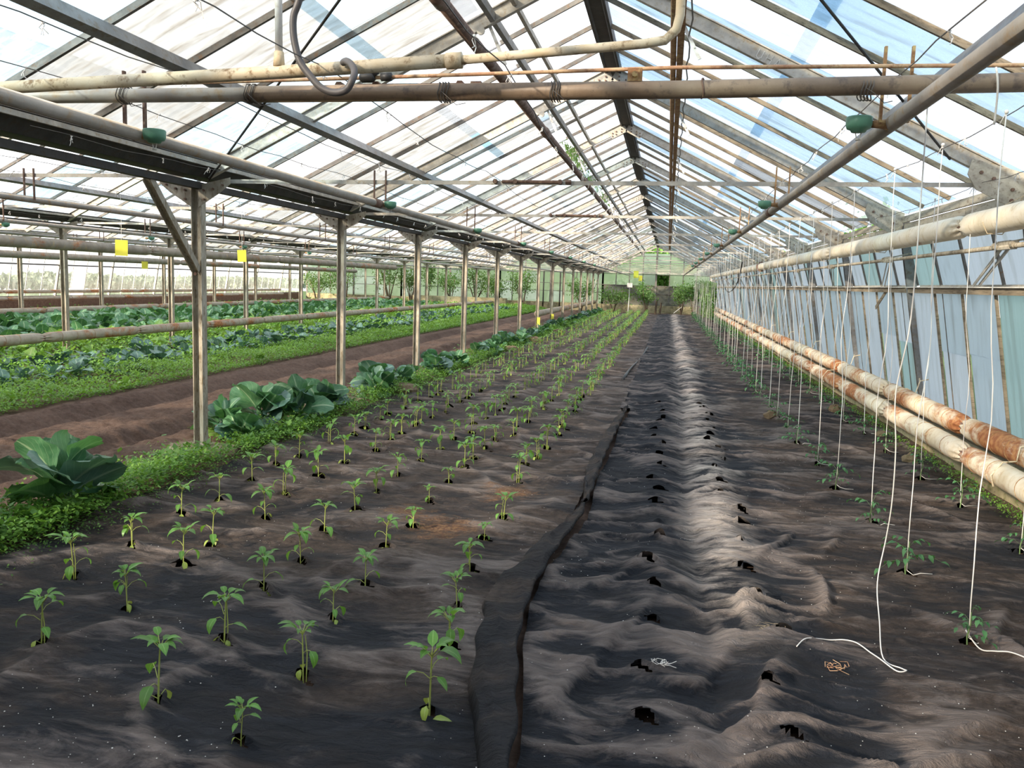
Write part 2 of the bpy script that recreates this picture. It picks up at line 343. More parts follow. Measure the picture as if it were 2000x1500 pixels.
ORD = ['first', 'second', 'third', 'fourth', 'fifth', 'sixth', 'seventh', 'eighth', 'ninth', 'tenth', 'eleventh', 'twelfth', 'thirteenth', 'fourteenth', 'fifteenth', 'sixteenth', 'seventeenth', 'eighteenth', 'nineteenth', 'twentieth']

# value noise on numpy arrays
def vnoise(x, y, seed=0):
    xi = np.floor(x).astype(np.int64); yi = np.floor(y).astype(np.int64); xf = x-xi; yf = y-yi
    def h(a, b):
        n = (a*374761393+b*668265263+seed*1442695041) & 0xffffffff
        n = ((n ^ (n >> 13))*1274126177) & 0xffffffff
        return ((n ^ (n >> 16)) & 0xffff)/65535.
    u = xf*xf*(3-2*xf); v = yf*yf*(3-2*yf)
    return (h(xi, yi)*(1-u)+h(xi+1, yi)*u)*(1-v)+(h(xi, yi+1)*(1-u)+h(xi+1, yi+1)*u)*v
def fbm(x, y, seed=0, o=4):
    r = 0; a = .5
    for i in range(o): r = r+a*vnoise(x*2**i, y*2**i, seed+i*17); a *= .5
    return r
def ridge(x, y, seed=0, o=3):
    r = 0; a = .6
    for i in range(o): r = r+a*(1-np.abs(2*vnoise(x*2**i, y*2**i, seed+i*31)-1))**2.2; a *= .45
    return r

# ------------------------------------------------------------------ layout constants (metres)
Y0, BAY = 6.222, 3.0
YF, YB = Y0-3*BAY, Y0+14*BAY            # front and back gable
XR, RIDGE, XL = 2.273, -.71, -3.684
SPAN = 5.93; EAVE, TOP = 2.28, 3.76
posts_x = [XL, XL-SPAN, XL-2*SPAN]
XW = XL-3*SPAN
def pane_mesh(w, l, t, mat): m = MB(); m.box((0, 0, 0), (l, w, t)); return m.mesh('pane', mat)

# ------------------------------------------------------------------ ground
def nonuni(a, b, step):
    out = [a]
    while out[-1] < b: out.append(min(b, out[-1]+step(out[-1])))
    return np.array(out)
def grid(xs, ys, hf):
    X, Y = np.meshgrid(xs, ys); Z = hf(X, Y); n = len(xs)
    V = np.stack([X, Y, Z], -1).reshape(-1, 3)
    i = np.arange(len(ys)-1)[:, None]*n+np.arange(n-1)[None, :]
    F = np.stack([i, i+1, i+n+1, i+n], -1).reshape(-1, 4); return V, F
def soil_h(X, Y):
    p = np.clip((-3.75-X)/.25, 0, 1)*np.clip((X+6.55)/.2, 0, 1)
    h = (fbm(X*7, Y*7, 3)-.5)*.06+(fbm(X*1.2, Y*.8, 9)-.5)*.05+(vnoise(X*22, Y*22, 4)-.5)*.034
    rut = np.exp(-((X+4.55+.10*np.sin(Y*.4))/.14)**2)+np.exp(-((X+5.75+.08*np.sin(Y*.33))/.16)**2)
    mid = np.exp(-((X+4.85)/.12)**2)*.5+np.exp(-((X+6.1)/.13)**2)*.6
    h = h*p+p*(-.09*rut+.07*mid+.01)
    inside = (X > -3.45)
    u = np.where(X < seam(Y)+.02, fab_l(X, Y, False), fab_r(X, Y, False))-.038+(vnoise(X*30, Y*30, 6)-.5)*.008
    return np.where(inside, u, h)
m = MB(); m.box((-8, 25, -.2), (70, 110, .1)); tag(m.build('ground', M['grass']), 'grassy ground outside around the greenhouse', 'ground', kind='structure')

# seedling positions
R5 = [(-.73, 2.66), (-.771, 3.086), (-.853, 3.54), (-.903, 4.006), (-.957, 4.58), (-.922, 4.98), (-1.016, 6.06), (-1.058, 6.59), (-1.008, 6.91), (-1.005, 7.44), (-.987, 8.175), (-1.0, 8.55), (-1.02, 9.18)]
R4 = [(-1.26, 2.34), (-1.263, 2.817), (-1.338, 3.285), (-1.328, 3.65), (-1.438, 4.27), (-1.408, 4.67), (-1.49, 5.31), (-1.488, 5.82), (-1.49, 6.31), (-1.516, 6.74), (-1.518, 7.185), (-1.488, 7.49)]
R3 = [(-1.654, 2.5), (-1.665, 2.964), (-1.764, 3.5), (-1.782, 3.94), (-1.851, 4.405), (-1.852, 4.9), (-1.888, 5.39), (-1.912, 5.934), (-1.9, 6.5), (-1.87, 7.0), (-1.88, 7.5)]
R2 = [(-2.344, 2.787), (-2.264, 3.21), (-2.332, 3.76), (-2.376, 4.116), (-2.342, 4.666), (-2.456, 5.18), (-2.463, 5.75), (-2.456, 6.25), (-2.4, 6.8), (-2.43, 7.3)]
R1 = [(-2.729, 3.473), (-2.74, 3.936), (-2.811, 4.52), (-2.761, 4.87), (-2.804, 5.394), (-2.905, 5.96), (-2.87, 6.31), (-2.85, 6.9), (-2.82, 7.4)]
rows = []
for base, x in ((R5, -.99), (R4, -1.40), (R3, -1.83), (R2, -2.40), (R1, -2.86)):
    r = list(base); y = r[-1][1]
    while y < 44.5:
        y += .37+random.uniform(-.06, .06)
        if random.random() < .95: r.append((x+random.uniform(-.05, .05), y))
    rows.append(r)
T1 = [(1.345, 3.758), (1.322, 4.629), (1.347, 5.551), (1.334, 6.626)]; T2 = [(2.107, 5.247), (2.11, 6.304), (2.09, 7.178), (2.10, 8.35)]
for r, x, st in ((T1, 1.32, .82), (T2, 2.08, .9)):
    y = r[-1][1]
    while y < 44: y += st+random.uniform(-.06, .06); r.append((x+random.uniform(-.04, .04), y))
SLITS = [(x+random.uniform(-.06, .06), y+random.uniform(-.06, .06)) for x in (-.02, .50) for y in np.arange(2.3, 20, .42)]

SEAMX = np.array([[-9, -.47], [2.2, -.43], [2.48, -.449], [3.2, -.57], [3.7, -.60], [4.3, -.575], [5.1, -.50], [7.1, -.50], [9.7, -.446], [12, -.44], [60, -.42]])
def seam(y): return np.interp(y, SEAMX[:, 0], SEAMX[:, 1])
def crease(u, v, seed, p=3.):
    n = vnoise(u, v, seed); return (1-np.abs(2*n-1))**p
FOLDS = [([(.62, 3.55), (.44, 3.18), (.38, 2.85), (.20, 2.6), (.02, 2.48)], .035, .03), ([(.47, 4.2), (.40, 3.9), (.43, 3.6)], .04, .035), ([(-.33, 2.75), (-.25, 3.05), (-.16, 3.3)], .03, .03), ([(-.35, 2.95), (-.18, 3.3), (-.05, 3.62), (.02, 3.9)], .028, .03),
    ([(.80, 3.9), (.86, 4.3), (.84, 4.6)], .03, .02), ([(.35, 2.3), (.62, 2.5), (.95, 2.72), (1.2, 2.85)], .035, .03), ([(.55, 4.6), (.72, 5.0), (.85, 5.3)], .03, .02), ([(.75, 2.5), (1.0, 2.9), (1.3, 3.1)], .03, .035), ([(-.3, 3.9), (-.1, 4.3), (.08, 4.4)], .03, .03), ([(.02, 3.0), (.2, 3.1), (.36, 3.5)], .03, .035), ([(.95, 4.9), (1.1, 5.2)], .03, .02), ([(1.55, 3.4), (1.5, 3.9), (1.7, 4.3)], .03, .03)]
def folds(X, Y):
    h = np.zeros_like(X)
    for P, A, w in FOLDS:
        P = np.array(P); n = len(P)-1
        for k in range(n):
            a, b = P[k], P[k+1]; d = b-a; L2 = d@d; t = np.clip(((X-a[0])*d[0]+(Y-a[1])*d[1])/L2, 0, 1)
            ex = X-a[0]-t*d[0]; ey = Y-a[1]-t*d[1]; side = np.sign(d[0]*ey-d[1]*ex); dd = np.hypot(ex, ey); s = (k+t)/n
            h = np.maximum(h, A*np.exp(-(dd/np.where(side > 0, w*2.2, w*.7))**2)*np.clip(4*s*(1-s)+.15, 0, 1))
    return h
def fab_l(X, Y, fine=True):
    wx = X+.35*fbm(X*1.3, Y*1.3, 41); wy = Y+.45*fbm(X*1.1, Y*1.1, 43)
    h = .016+(fbm(X*1.8, Y*1.5, 21, 2)-.4)*.075
    if fine:
        h = h+(crease(wx*2.0+wy*.6, wy*3.0, 22)-.3)*.030+(crease(wx*4.1, wy*5.3+wx, 23, 2)-.3)*.016+(fbm(X*12, Y*15, 24)-.5)*.010
    return h+.012*np.exp(-((X+3.25)/.1)**2)
def fab_r(X, Y, fine=True):
    wx = X+.4*fbm(X*1.2, Y*1.2, 51); wy = Y+.5*fbm(X*1.7, Y*1.1, 53)
    near = np.clip((1.15-X)/.4, 0, 1); c = .23+.03*np.sin(Y*.7)
    h = .016+(fbm(X*1.5, Y*1.2, 31, 2)-.4)*.05
    h = h+.038*np.exp(-((X-c-.22)/.15)**2)+.030*np.exp(-((X-c+.22)/.14)**2)-.016*np.exp(-((X-c)/.05)**2)
    if fine:
        h = h+near*((crease(wx*1.5, wy*5.2, 32, 2.5)-.35)*.036)+(1-near)*((crease(wx*1.6+wy*.5, wy*2.9, 37)-.3)*.032)
        h = h+(crease(wx*4+wy*1.5, wy*8, 33, 2)-.3)*.016+(fbm(X*12, Y*17, 34)-.5)*.010+folds(X, Y)
    return h
def holes(V, F, pts, sx, sy):
    X = V[:, 0]; Y = V[:, 1]; cen = V[F].mean(1); keep = np.ones(len(F), bool)
    for i, (px, py) in enumerate(pts):
        if py > 11: continue
        a = random.uniform(-.5, .5); L = sx*random.uniform(.5, 1.3); w = sy*random.uniform(.55, 1.2); hv = vnoise(cen[:, 0]*35, cen[:, 1]*35, i)*1.3+.35
        def loc(cx, cyy): return (cx-px)*math.cos(a)+(cyy-py)*math.sin(a), -(cx-px)*math.sin(a)+(cyy-py)*math.cos(a)
        s = (np.abs(cen[:, 0]-px) < .3) & (np.abs(cen[:, 1]-py) < .3); idx = np.nonzero(s)[0]
        u, v = loc(cen[idx, 0], cen[idx, 1]); keep[idx[(u/L)**2+((v+.35*u)/w)**2 < hv[idx]]] = False
        sv = np.nonzero((np.abs(X-px) < .3) & (np.abs(Y-py) < .3))[0]; u, v = loc(X[sv], Y[sv])
        V[sv, 2] += np.where(v > 0, .034, .004)*np.exp(-(u/(L*1.0))**2-((np.abs(v)-w)/.03)**2)
    return V, F[keep]
xs = np.unique(np.concatenate([np.arange(XW-.2, -6.8, .4), np.arange(-6.8, -3.4, .035), np.arange(-3.4, 2.9, .05)]))
ys = nonuni(YF-.1, YB+.1, lambda y: .035+max(0, y-7)*.008)
V, F = grid(xs, ys, soil_h)
tag(link('floor', npmesh('floor', V, F, M['soil'])), 'bare brown soil floor of the greenhouse, rutted along the path', 'floor', kind='structure')
# left sheet
ysm = nonuni(1.0, 45.6, lambda y: .011+max(0, y-3)*.0040)
def sheet(name, x0f, x1f, dx, hf, mat, pts, sx, sy, label):
    n = int(abs(x1f(4)-x0f(4))/dx); U = np.linspace(0, 1, n); Yg = ysm[:, None]*np.ones(n)[None, :]
    a = np.array([x0f(y) for y in ysm]); b = np.array([x1f(y) for y in ysm]); Xg = a[:, None]+(b-a)[:, None]*U[None, :]
    Z = hf(Xg, Yg); V = np.stack([Xg, Yg, Z], -1).reshape(-1, 3)
    i = np.arange(len(ysm)-1)[:, None]*n+np.arange(n-1)[None, :]
    F = np.stack([i, i+1, i+n+1, i+n], -1).reshape(-1, 4)
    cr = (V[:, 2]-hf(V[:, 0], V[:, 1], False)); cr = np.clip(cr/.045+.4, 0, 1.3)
    V, F = holes(V, F, pts, sx, sy); me = npmesh(name, V, F, mat)
    if len(me.vertices) == len(cr): me.attributes.new('crest', 'FLOAT', 'POINT').data.foreach_set('value', cr.astype(np.float32))
    return tag(link(name, me), label, 'ground fabric')
plants_l = [p for r in rows for p in r]
FL = sheet('ground_fabric', lambda y: -3.28+.05*math.sin(y*1.1)+.03*math.sin(y*3.7), lambda y: float(seam(y))-.02, .0135, fab_l, M['fabric_l'], plants_l, .055, .016, 'brown dusty ground fabric sheet under the pepper seedlings')
FR = sheet('ground_fabric', lambda y: float(seam(y))+((.062+.015*math.sin(y*2.7)) if y < 10.1 else -.05), lambda y: 2.42+.03*math.sin(y*1.7), .0135, fab_r, M['fabric_r'], SLITS+T1+T2, .060, .013, 'black slit ground fabric sheet under the tomato seedlings and strings')
# folded edge strip of the left sheet
def fold_strip(name, y0, y1, wmax, label):
    ys_ = np.arange(y0, y1, .03); prof = 15; V = []; 
    for y in ys_:
        t = (y-y0)/(y1-y0); w = wmax*(.22+.78*math.sin(PI*min(1, .04+t*.96))**1.1)*(.8+.4*float(vnoise(np.array(y*2.1), np.array(3.), 5)))
        sx_ = float(seam(y))+.045; zl = .045+.030*float(fbm(np.array(y*2.3), np.array(1.), 8))
        for k in range(prof):
            u = k/(prof-1)
            if u < .62: x = sx_-w*(1-u/.62); z = zl*(.35+.65*(u/.62)**.7)+.016*float(vnoise(np.array(y*5), np.array(u*4), 3))+.022*float(crease(np.array(y*2.6+u*2.), np.array(u*3.+y), 12, 3))+.012
            else: q = (u-.62)/.38; x = sx_+.022*math.sin(q*PI)-.03*q; z = zl+.030-.045*q
            if k == 0: z -= .05
            V.append((x+.006*math.sin(y*17+u*3), y, z))
    n = prof; i = np.arange(len(ys_)-1)[:, None]*n+np.arange(n-1)[None, :]
    F = np.stack([i, i+1, i+n+1, i+n], -1).reshape(-1, 4)
    o = link(name, npmesh(name, np.array(V), F, M['fabric_l'])); tag(o, label, 'fabric strip')
    sm = o.modifiers.new('thick', 'SOLIDIFY'); sm.thickness = .004; return o
fold_strip('fabric_fold', 2.0, 5.35, .20, 'nearer folded edge strip of fabric lying along the seam')
fold_strip('fabric_fold', 5.45, 10.1, .13, 'further folded edge strip of fabric tapering along the seam')
m = MB(); pts_ = [(-.62+.22*t, 13.2+7*t+.12*math.sin(t*9), .03+.02*math.sin(t*7)) for t in np.linspace(0, 1, 14)]
m.tube(pts_, [.03, .028, .02, .018, .018, .016, .02, .018, .016, .016, .018, .02, .03, .02], 6)
tag(m.build('rolled_fabric', M['rubber'], None, True), 'thin dark rolled fabric edge lying on the sheet far down the aisle', 'fabric strip')

# loose flecks and curled dry roots on the fabric
V = []; F = []
for i in range(2600):
    y = 2+rng.random()**1.6*9; x = rng.uniform(-2.9, 2.0); cx_ = fbm(np.array([x*2.]), np.array([y*1.6]), 99)[0]
    if cx_ < .5: continue
    z = float((fab_l if x < seam(y) else fab_r)(np.array([x]), np.array([y]))[0])+.004
    s = rng.uniform(.0012, .0038); a = rng.uniform(0, PI); o = len(V)
    for k in range(3): V.append((x+s*math.cos(a+k*2.1), y+s*math.sin(a+k*2.1), z))
    V.append((x, y, z+s*.7)); F += [(o, o+1, o+3), (o+1, o+2, o+3), (o+2, o, o+3)]
tag(link('soil_flecks', npmesh('soil_flecks', V, F, M['white'], None, False)), 'tiny pale flecks of perlite scattered on the dark fabric', 'flecks', kind='stuff')
def gz(x, y): return float((fab_l if x < seam(y) else fab_r)(np.array([x]), np.array([y]))[0])
for (x, y, r, lb, mt) in ((.05, 3.15, .05, 'pale', 'string'), (.74, 3.35, .05, 'rusty brown', 'copper'), (.52, 3.62, .07, 'grey', 'wood')):
    m = MB()
    for k in range(9):
        a = random.uniform(0, 6.28); q = (x+random.uniform(-r, r)*.6, y+random.uniform(-r, r)*.4)
        m.tube([(q[0]+r*.5*t*math.cos(a+t*2), q[1]+r*.5*t*math.sin(a+t*2), gz(x, y)+.012+.006*math.sin(t*5+k)) for t in (0, .4, .8, 1.2, 1.6)], .0011, 3)
    tag(m.build('dry_root_tangle', M[mt]), lb+' tangle of thin dry roots lying on the black fabric', 'dry roots')

# ------------------------------------------------------------------ roofs
slope_len = math.hypot(SPAN/2, TOP-EAVE); ang = math.atan2(TOP-EAVE, SPAN/2)
GM = ['g_clear', 'g_milky', 'g_blue', 'g_clear', 'g_clear', 'g_milky', 'g_dirty']
pane_lib = {k: pane_mesh(.742, slope_len/2+.11, .004, M[k]) for k in set(GM)}
barm = MB(); barm.beam((-slope_len/2, 0, 0), (slope_len/2, 0, 0), .022, .035); barm = barm.mesh('glazing_bar', M['bar'])
barr = MB(); barr.beam((-slope_len/2, 0, 0), (slope_len/2, 0, 0), .022, .035); barr = barr.mesh('glazing_bar', M['wood'])
rf = MB(); rf.ibeam((-slope_len/2+.06, 0, 0), (slope_len/2-.02, 0, 0), .05, .10, .008); rafter_me = rf.mesh('rafter', M['galv'])
def make_roof(si):
    xr = XR-si*SPAN-SPAN/2; names = ['main span over the seedling beds', 'second span over the green crops', 'third span beyond the green crops', 'outermost span by the far glass wall']
    root = thing('roof', 'pitched glass and steel roof of the '+names[si], 'roof', (xr, 0, 0), kind='structure')
    ylim = 22 if si == 0 else (19 if si == 1 else 10)
    zmid = (EAVE+TOP)/2
    stuffp = {}; stuffb = MB()
    for sgn in (-1, 1):
        a = sgn*ang; ry = a                      # slope descends away from ridge
        cx = sgn*SPAN/4
        for i in range(-3, 15):
            y = Y0+i*BAY
            if i in (-3, 14): pass
            link('rafter', rafter_me, root, (cx, y, zmid-.045), (0, ry, 0))
        nb = int(round((YB-YF)/.75))
        for k in range(nb):
            y = YF+k*.75
            if k % 4:
                bm = barr if (si == 0 and sgn > 0) else barm
                if y < ylim: link('glazing_bar', bm, root, (cx, y, zmid+.02), (0, ry, 0))
                else: stuffb.beam((sgn*.02, y, TOP+.02), (sgn*(SPAN/2-.02), y, EAVE+.02), .022, .035)
            for q in (0, 1):
                r = slope_len*(.25+.5*q)
                px = sgn*r*math.cos(ang); pz = TOP-r*math.sin(ang)+.045+.012*(1-q)
                mk = random.choice(GM)
                if si == 0 and sgn > 0 and mk == 'g_milky': mk = 'g_blue'
                if si == 0 and sgn < 0 and q == 1 and k in (9, 10, 14): mk = 'g_dirty'
                if si == 0 and sgn < 0 and q == 1 and k in (8, 11, 12, 16, 19): mk = 'g_blue'
                if y < ylim: link('pane', pane_lib[mk], root, (px, y+.375, pz), (0, ry, 0))
                else:
                    if mk not in stuffp: stuffp[mk] = MB()
                    stuffp[mk].box((px, y+.375, pz), (slope_len/2+.11, .742, .004), Matrix.Rotation(ry, 3, 'Y'))
        # slope purlins
        px = sgn*2.04; pz = TOP-abs(px)*math.tan(ang)-.12
        m = MB(); m.beam((px, YF, pz), (px, YB, pz), .055, .075, (sgn*math.sin(ang), 0, math.cos(ang))); m.build('purlin', M['purlin'], root)
        px = sgn*.655; pz = TOP-abs(px)*math.tan(ang)-.06
        m = MB()
        if si == 0 and sgn > 0:
            m.tube([(px-.022, YF, pz-.09), (px-.022, YB-6, pz-.09)], .023, 8); m.beam((px+.030, YF, pz-.085), (px+.030, YB-6, pz-.085), .05, .06)
            tag(m.build('purlin', M['rust'], root), 'rust brown purlin with a pipe beside it')
        else: m.beam((px, YF, pz), (px, YB, pz), .04, .06); m.build('purlin', M['purlin'], root)
    for i, (mk, mm) in enumerate(stuffp.items()): tag(mm.build('pane', M[mk], root), kind='stuff')
    tag(stuffb.build('glazing_bar', M['bar'], root), kind='stuff')
    m = MB(); m.beam((0, YF, TOP-.02), (0, YB, TOP-.02), 0, 0, (0, 0, 1), [(-.082, -.045), (-.062, -.045), (-.05, -.03), (.05, -.03), (.062, -.045), (.082, -.045), (.082, .05), (-.082, .05)])
    m.build('ridge_beam', M['dark'], root)
    # ridge gussets with bolts
    for i in range(-1, 11 if si == 0 else 4):
        y = Y0+i*BAY; m = MB(); g = .20
        for s in (-1, 1):
            c = Vector((s*g*.55, y-.03, TOP-.09-g*.55*math.tan(ang))); m.box(c, (g*1.15, .006, .095), Matrix.Rotation(s*ang, 3, 'Y'))
        gp = m.build('gusset_plate', M['galv'], root)
        m = MB()
        for s in (-1, 1):
            for d in (.07, .14, .19):
                for e in (-.02, .02): m.lathe([(.009, -.012), (.009, 0)], 6, (s*d, y-.036, TOP-.09-d*math.tan(ang)+e), 'Y')
        tag(m.build('bolts', M['rustdark'], gp), kind='stuff')
    # tie bars with turnbuckles
    for i in range(-1, 14):
        y = Y0+i*BAY; z = 2.215; m = MB()
        m.beam((-SPAN/2+.2, y, z-.02), (SPAN/2-.15, y, z+.02), .006, .03 if i < 4 else .024)
        tb = m.build('tie_bar', M['galv'], root)
        if si == 0 and i < 2:
            m = MB(); m.tube([(-.55, y-.012, z+.004), (-.13, y-.012, z+.004)], .012, 6)
            for x in (-.6, -.12, -.45, -.06): m.lathe([(.018, -.02), (.018, .02)], 6, (x, y-.015, z+.004), 'X' if x > -.1 else 'Y')
            m.build('turnbuckle', M['rustdark'], tb)
    return root
roofs = [make_roof(i) for i in range(4)]

# diagonal wind brace rods of the main roof
R0 = roofs[0]
for (a, b) in (((-2.9, .0+Y0, 0), (.2, Y0-3, 0)), ((2.5, Y0, 0), (.3, Y0-3, 0))):
    m = MB(); 
    def zz(x): return TOP-abs(x)*math.tan(ang)-.11
    m.tube([(a[0], a[1], zz(a[0])), (b[0], b[1], zz(b[0]))], .008, 6); m.build('wind_brace', M['dark'], R0)

m = MB()
def chalk(u, P):
    for a, b in zip(P[:-1], P[1:]):
        q = []
        for (x, z) in (a, b):
            du = u+x; q.append((du*math.cos(ang)+z*math.sin(ang), Y0-.0075, TOP-.045-du*math.sin(ang)+z*math.cos(ang)-.01))
        m.tube(q, .0032, 4)
chalk(1.35, [(0, .03), (.0, -.02), (.018, -.03), (.036, -.02), (.036, .03)]); chalk(1.42, [(0, .03), (0, -.03)]); chalk(1.42, [(.0, 0), (.035, 0)]); chalk(1.42, [(.035, .03), (.035, -.03)]); chalk(1.485, [(0, -.03), (.018, .03), (.036, -.03)]); chalk(1.485, [(.008, -.01), (.03, -.01)])
tag(m.build('chalk_letters', M['white'], R0), kind='stuff')
# vent strip on the left slope: white strip, prop arms
m = MB(); xv = -.80; zv = TOP-.80*math.tan(ang)+.005
m.beam((xv-.0, Y0-6, zv), (xv, Y0+24, zv), .13, .012, (-math.sin(ang), 0, math.cos(ang))); tag(m.build('vent_flap', M['g_milky'], R0), 'white strip between the vent frames')
m = MB(); m.beam((-.50, Y0-6, TOP-.50*math.tan(ang)-.035), (-.50, Y0+24, TOP-.50*math.tan(ang)-.035), .03, .04); m.build('vent_rail', M['galv'], R0)
for s, x0_ in ((-1, -.70), (1, .66)):
    for i in range(-1, 9):
        y = Y0+i*BAY+.05; z1 = TOP-x0_*s*math.tan(ang)-.02
        m = MB(); m.beam((x0_-.0, y-.02, z1-.03), (x0_+.16, y-.12, z1-.36), .024, .006, (0, 1, 0))
        for q in (.25, .5, .75): m.lathe([(.006, -.01), (.006, .0)], 6, (x0_+.16*q, y-.04-.08*q, z1-.03-.33*q), 'Y')
        m.build('vent_arm', M['white'], R0)
m = MB()
for i in range(-1, 9):
    y = Y0+i*BAY-.06; m.lathe([(.03, -.008), (.03, .008)], 10, (-1.28+.55, y, 3.27), 'Y')
m.build('cable_pulley', M['galv'], R0)
# twisted cable hanging beside the rusty purlin
m = MB(); m.tube([(.745+.01*math.sin(t*14), 4+t*1.8, 3.22+.012*math.cos(t*14)) for t in np.linspace(0, 10, 80)], .006, 5)
m.build('cable', M['wire'], R0)
# moss and ivy shoots growing in at the vent
V = []; F = []
for i in range(700):
    y = rng.uniform(11, 19) if i % 3 else rng.uniform(11.3, 13); x = -1.42+rng.normal(0, .04); z = 3.33-abs(rng.normal(0, .05)); o = len(V); s = rng.uniform(.012, .03); d = rng.normal(0, 1, 3)
    V += [(x, y, z), (x+s*d[0]*.6, y+s*d[1], z-s), (x+s*.5, y+s*.8, z-s*1.8*abs(d[2]))]; F += [(o, o+1, o+2)]
tag(link('creeper', npmesh('creeper', V, F, M['vine'], None, False)), 'green shoots creeping in along the left roof vent', 'creeper', kind='stuff')

# ------------------------------------------------------------------ gutters and posts
def gutter(x, nm):
    root = thing('gutter', nm, 'gutter', (x, 0, 0), kind='structure')
    m = MB(); m.beam((0, YF, 2.27), (0, YB, 2.27), 0, 0, (0, 0, 1), [(-.17, .06), (-.085, -.055), (.085, -.055), (.17, .06), (.16, .068), (.08, -.045), (-.08, -.045), (-.16, .068)])
    m.build('trough', M['dark'], root)
    m = MB(); m.beam((.03, YF, 2.155), (.03, YB, 2.155), .06, .05); m.build('support_rail', M['dark'], root)
    m = MB(); m.beam((.19, YF, 2.30), (.19, YB, 2.30), .02, .03); m.build('trim_strip', M['galv'], root)
gutter(posts_x[0], 'dark steel valley gutter above the near post row')
gutter(posts_x[1], 'dark steel valley gutter above the middle post row')
gutter(posts_x[2], 'dark steel valley gutter above the far post row')
def post_meshes():
    m = MB(); w, h, t = .075, .085, .008
    m.beam((0, 0, -.1), (0, 0, 2.15), 0, 0, (0, 1, 0), [(-w/2, -h/2), (w/2, -h/2), (w/2, -h/2+t), (t/2, -h/2+t), (t/2, h/2-t), (w/2, h/2-t), (w/2, h/2), (-w/2, h/2), (-w/2, h/2-t), (-t/2, h/2-t), (-t/2, -h/2+t), (-w/2, -h/2+t)])
    # turn the H so that its web faces along the house
    me = m.mesh('post_shaft', M['post']); me.transform(Matrix.Rotation(PI/2, 4, 'Z')); 
    pl = MB()
    for s in (-1, 1):
        v = [(s*.03, -.05, 2.16), (s*.30, -.05, 2.22), (s*.30, -.05, 2.17), (s*.21, -.05, 2.10), (s*.03, -.05, 1.99)]
        v2 = [(a, -.044, c) for a, b, c in v]; n = 5
        fs = [(0, 1, 2, 3, 4), (9, 8, 7, 6, 5)]+[(i, n+i, n+(i+1) % n, (i+1) % n) for i in range(n)]
        pl.add(v+v2, fs)
    plm = pl.mesh('gusset_plate', M['post'])
    bo = MB()
    for s in (-1, 1):
        for (x, z) in ((.08, 2.12), (.08, 2.05), (.16, 2.13), (.24, 2.16)): bo.lathe([(.009, -.064), (.009, -.05)], 6, (s*x, 0, z), 'Y')
    bom = bo.mesh('bolts', M['rustdark'])
    ft = MB(); n = 9; vs = []
    ft.lathe([(.27, -.09), (.29, .02), (.26, .068), (.14, .078), (.02, .08)], 10)
    ftm = ft.mesh('footing', M['footing'])
    for v in ftm.vertices: v.co.x *= .9+.25*random.random(); v.co.y *= .85+.25*random.random(); v.co.z += random.uniform(-.008, .008)
    return me, plm, bom, ftm
PM = post_meshes()
rown = ['near', 'middle', 'far']
for ri, x in enumerate(posts_x):
    for i in range(-2, 14):
        y = Y0+i*BAY
        if i < -1: lab = None
        n = i+1
        if ri == 0:
            lab = {-1: 'steel post before the braced one, out of view beside the viewer', 0: 'nearest steel H post, with a diagonal brace up to the gutter'}.get(i)
            if lab is None: lab = (ORD[i-1]+' steel post behind the braced one in the near row') if i > 0 else 'steel post of the near row standing closest to the front gable'
        else:
            lab = ('steel post of the %s row, %s behind the front gable' % (rown[ri], ORD[i+3])) if i < 1 else '%s steel post in view of the %s post row' % (ORD[i-1], rown[ri])
        g = '%s row of gutter posts' % rown[ri]
        p = thing('steel_post', lab, 'post', (x, y, 0), 0, g)
        link('post_shaft', PM[0], p); gp = link('gusset_plate', PM[1], p)
        if ri == 0: tag(link('bolts', PM[2], gp), kind='stuff')
        link('footing', PM[3], p)
        if i == 0 and ri == 0:
            m = MB(); m.ibeam((0, .0-.04, 1.50), (0, -.66, 2.14), .05, .065, .008, (1, 0, 0)); br = m.build('brace', M['post'], p)
            m = MB(); m.lathe([(.014, -.06), (.014, -.05)], 6, (.0, 0, 1.47), 'Y'); m.build('bolts', M['rustdark'], p)
            m = MB(); m.lathe([(.0, -.02), (.045, -.01), (.05, .02), (.03, .045), (.0, .05)], 8, (-.13, -.19, .05)); tag(m.build('loose_stone', M['stone']), 'rounded pale stone on the footing of the braced post', 'stone').location = (x, y, 0)
        if i in (6, 7) and ri == 0:
            m = MB(); m.box((.05, -.06, .38), (.09, .01, .22)); tag(m.build('yellow_tag', M['yellow'], p), 'yellow tag tied to the post')

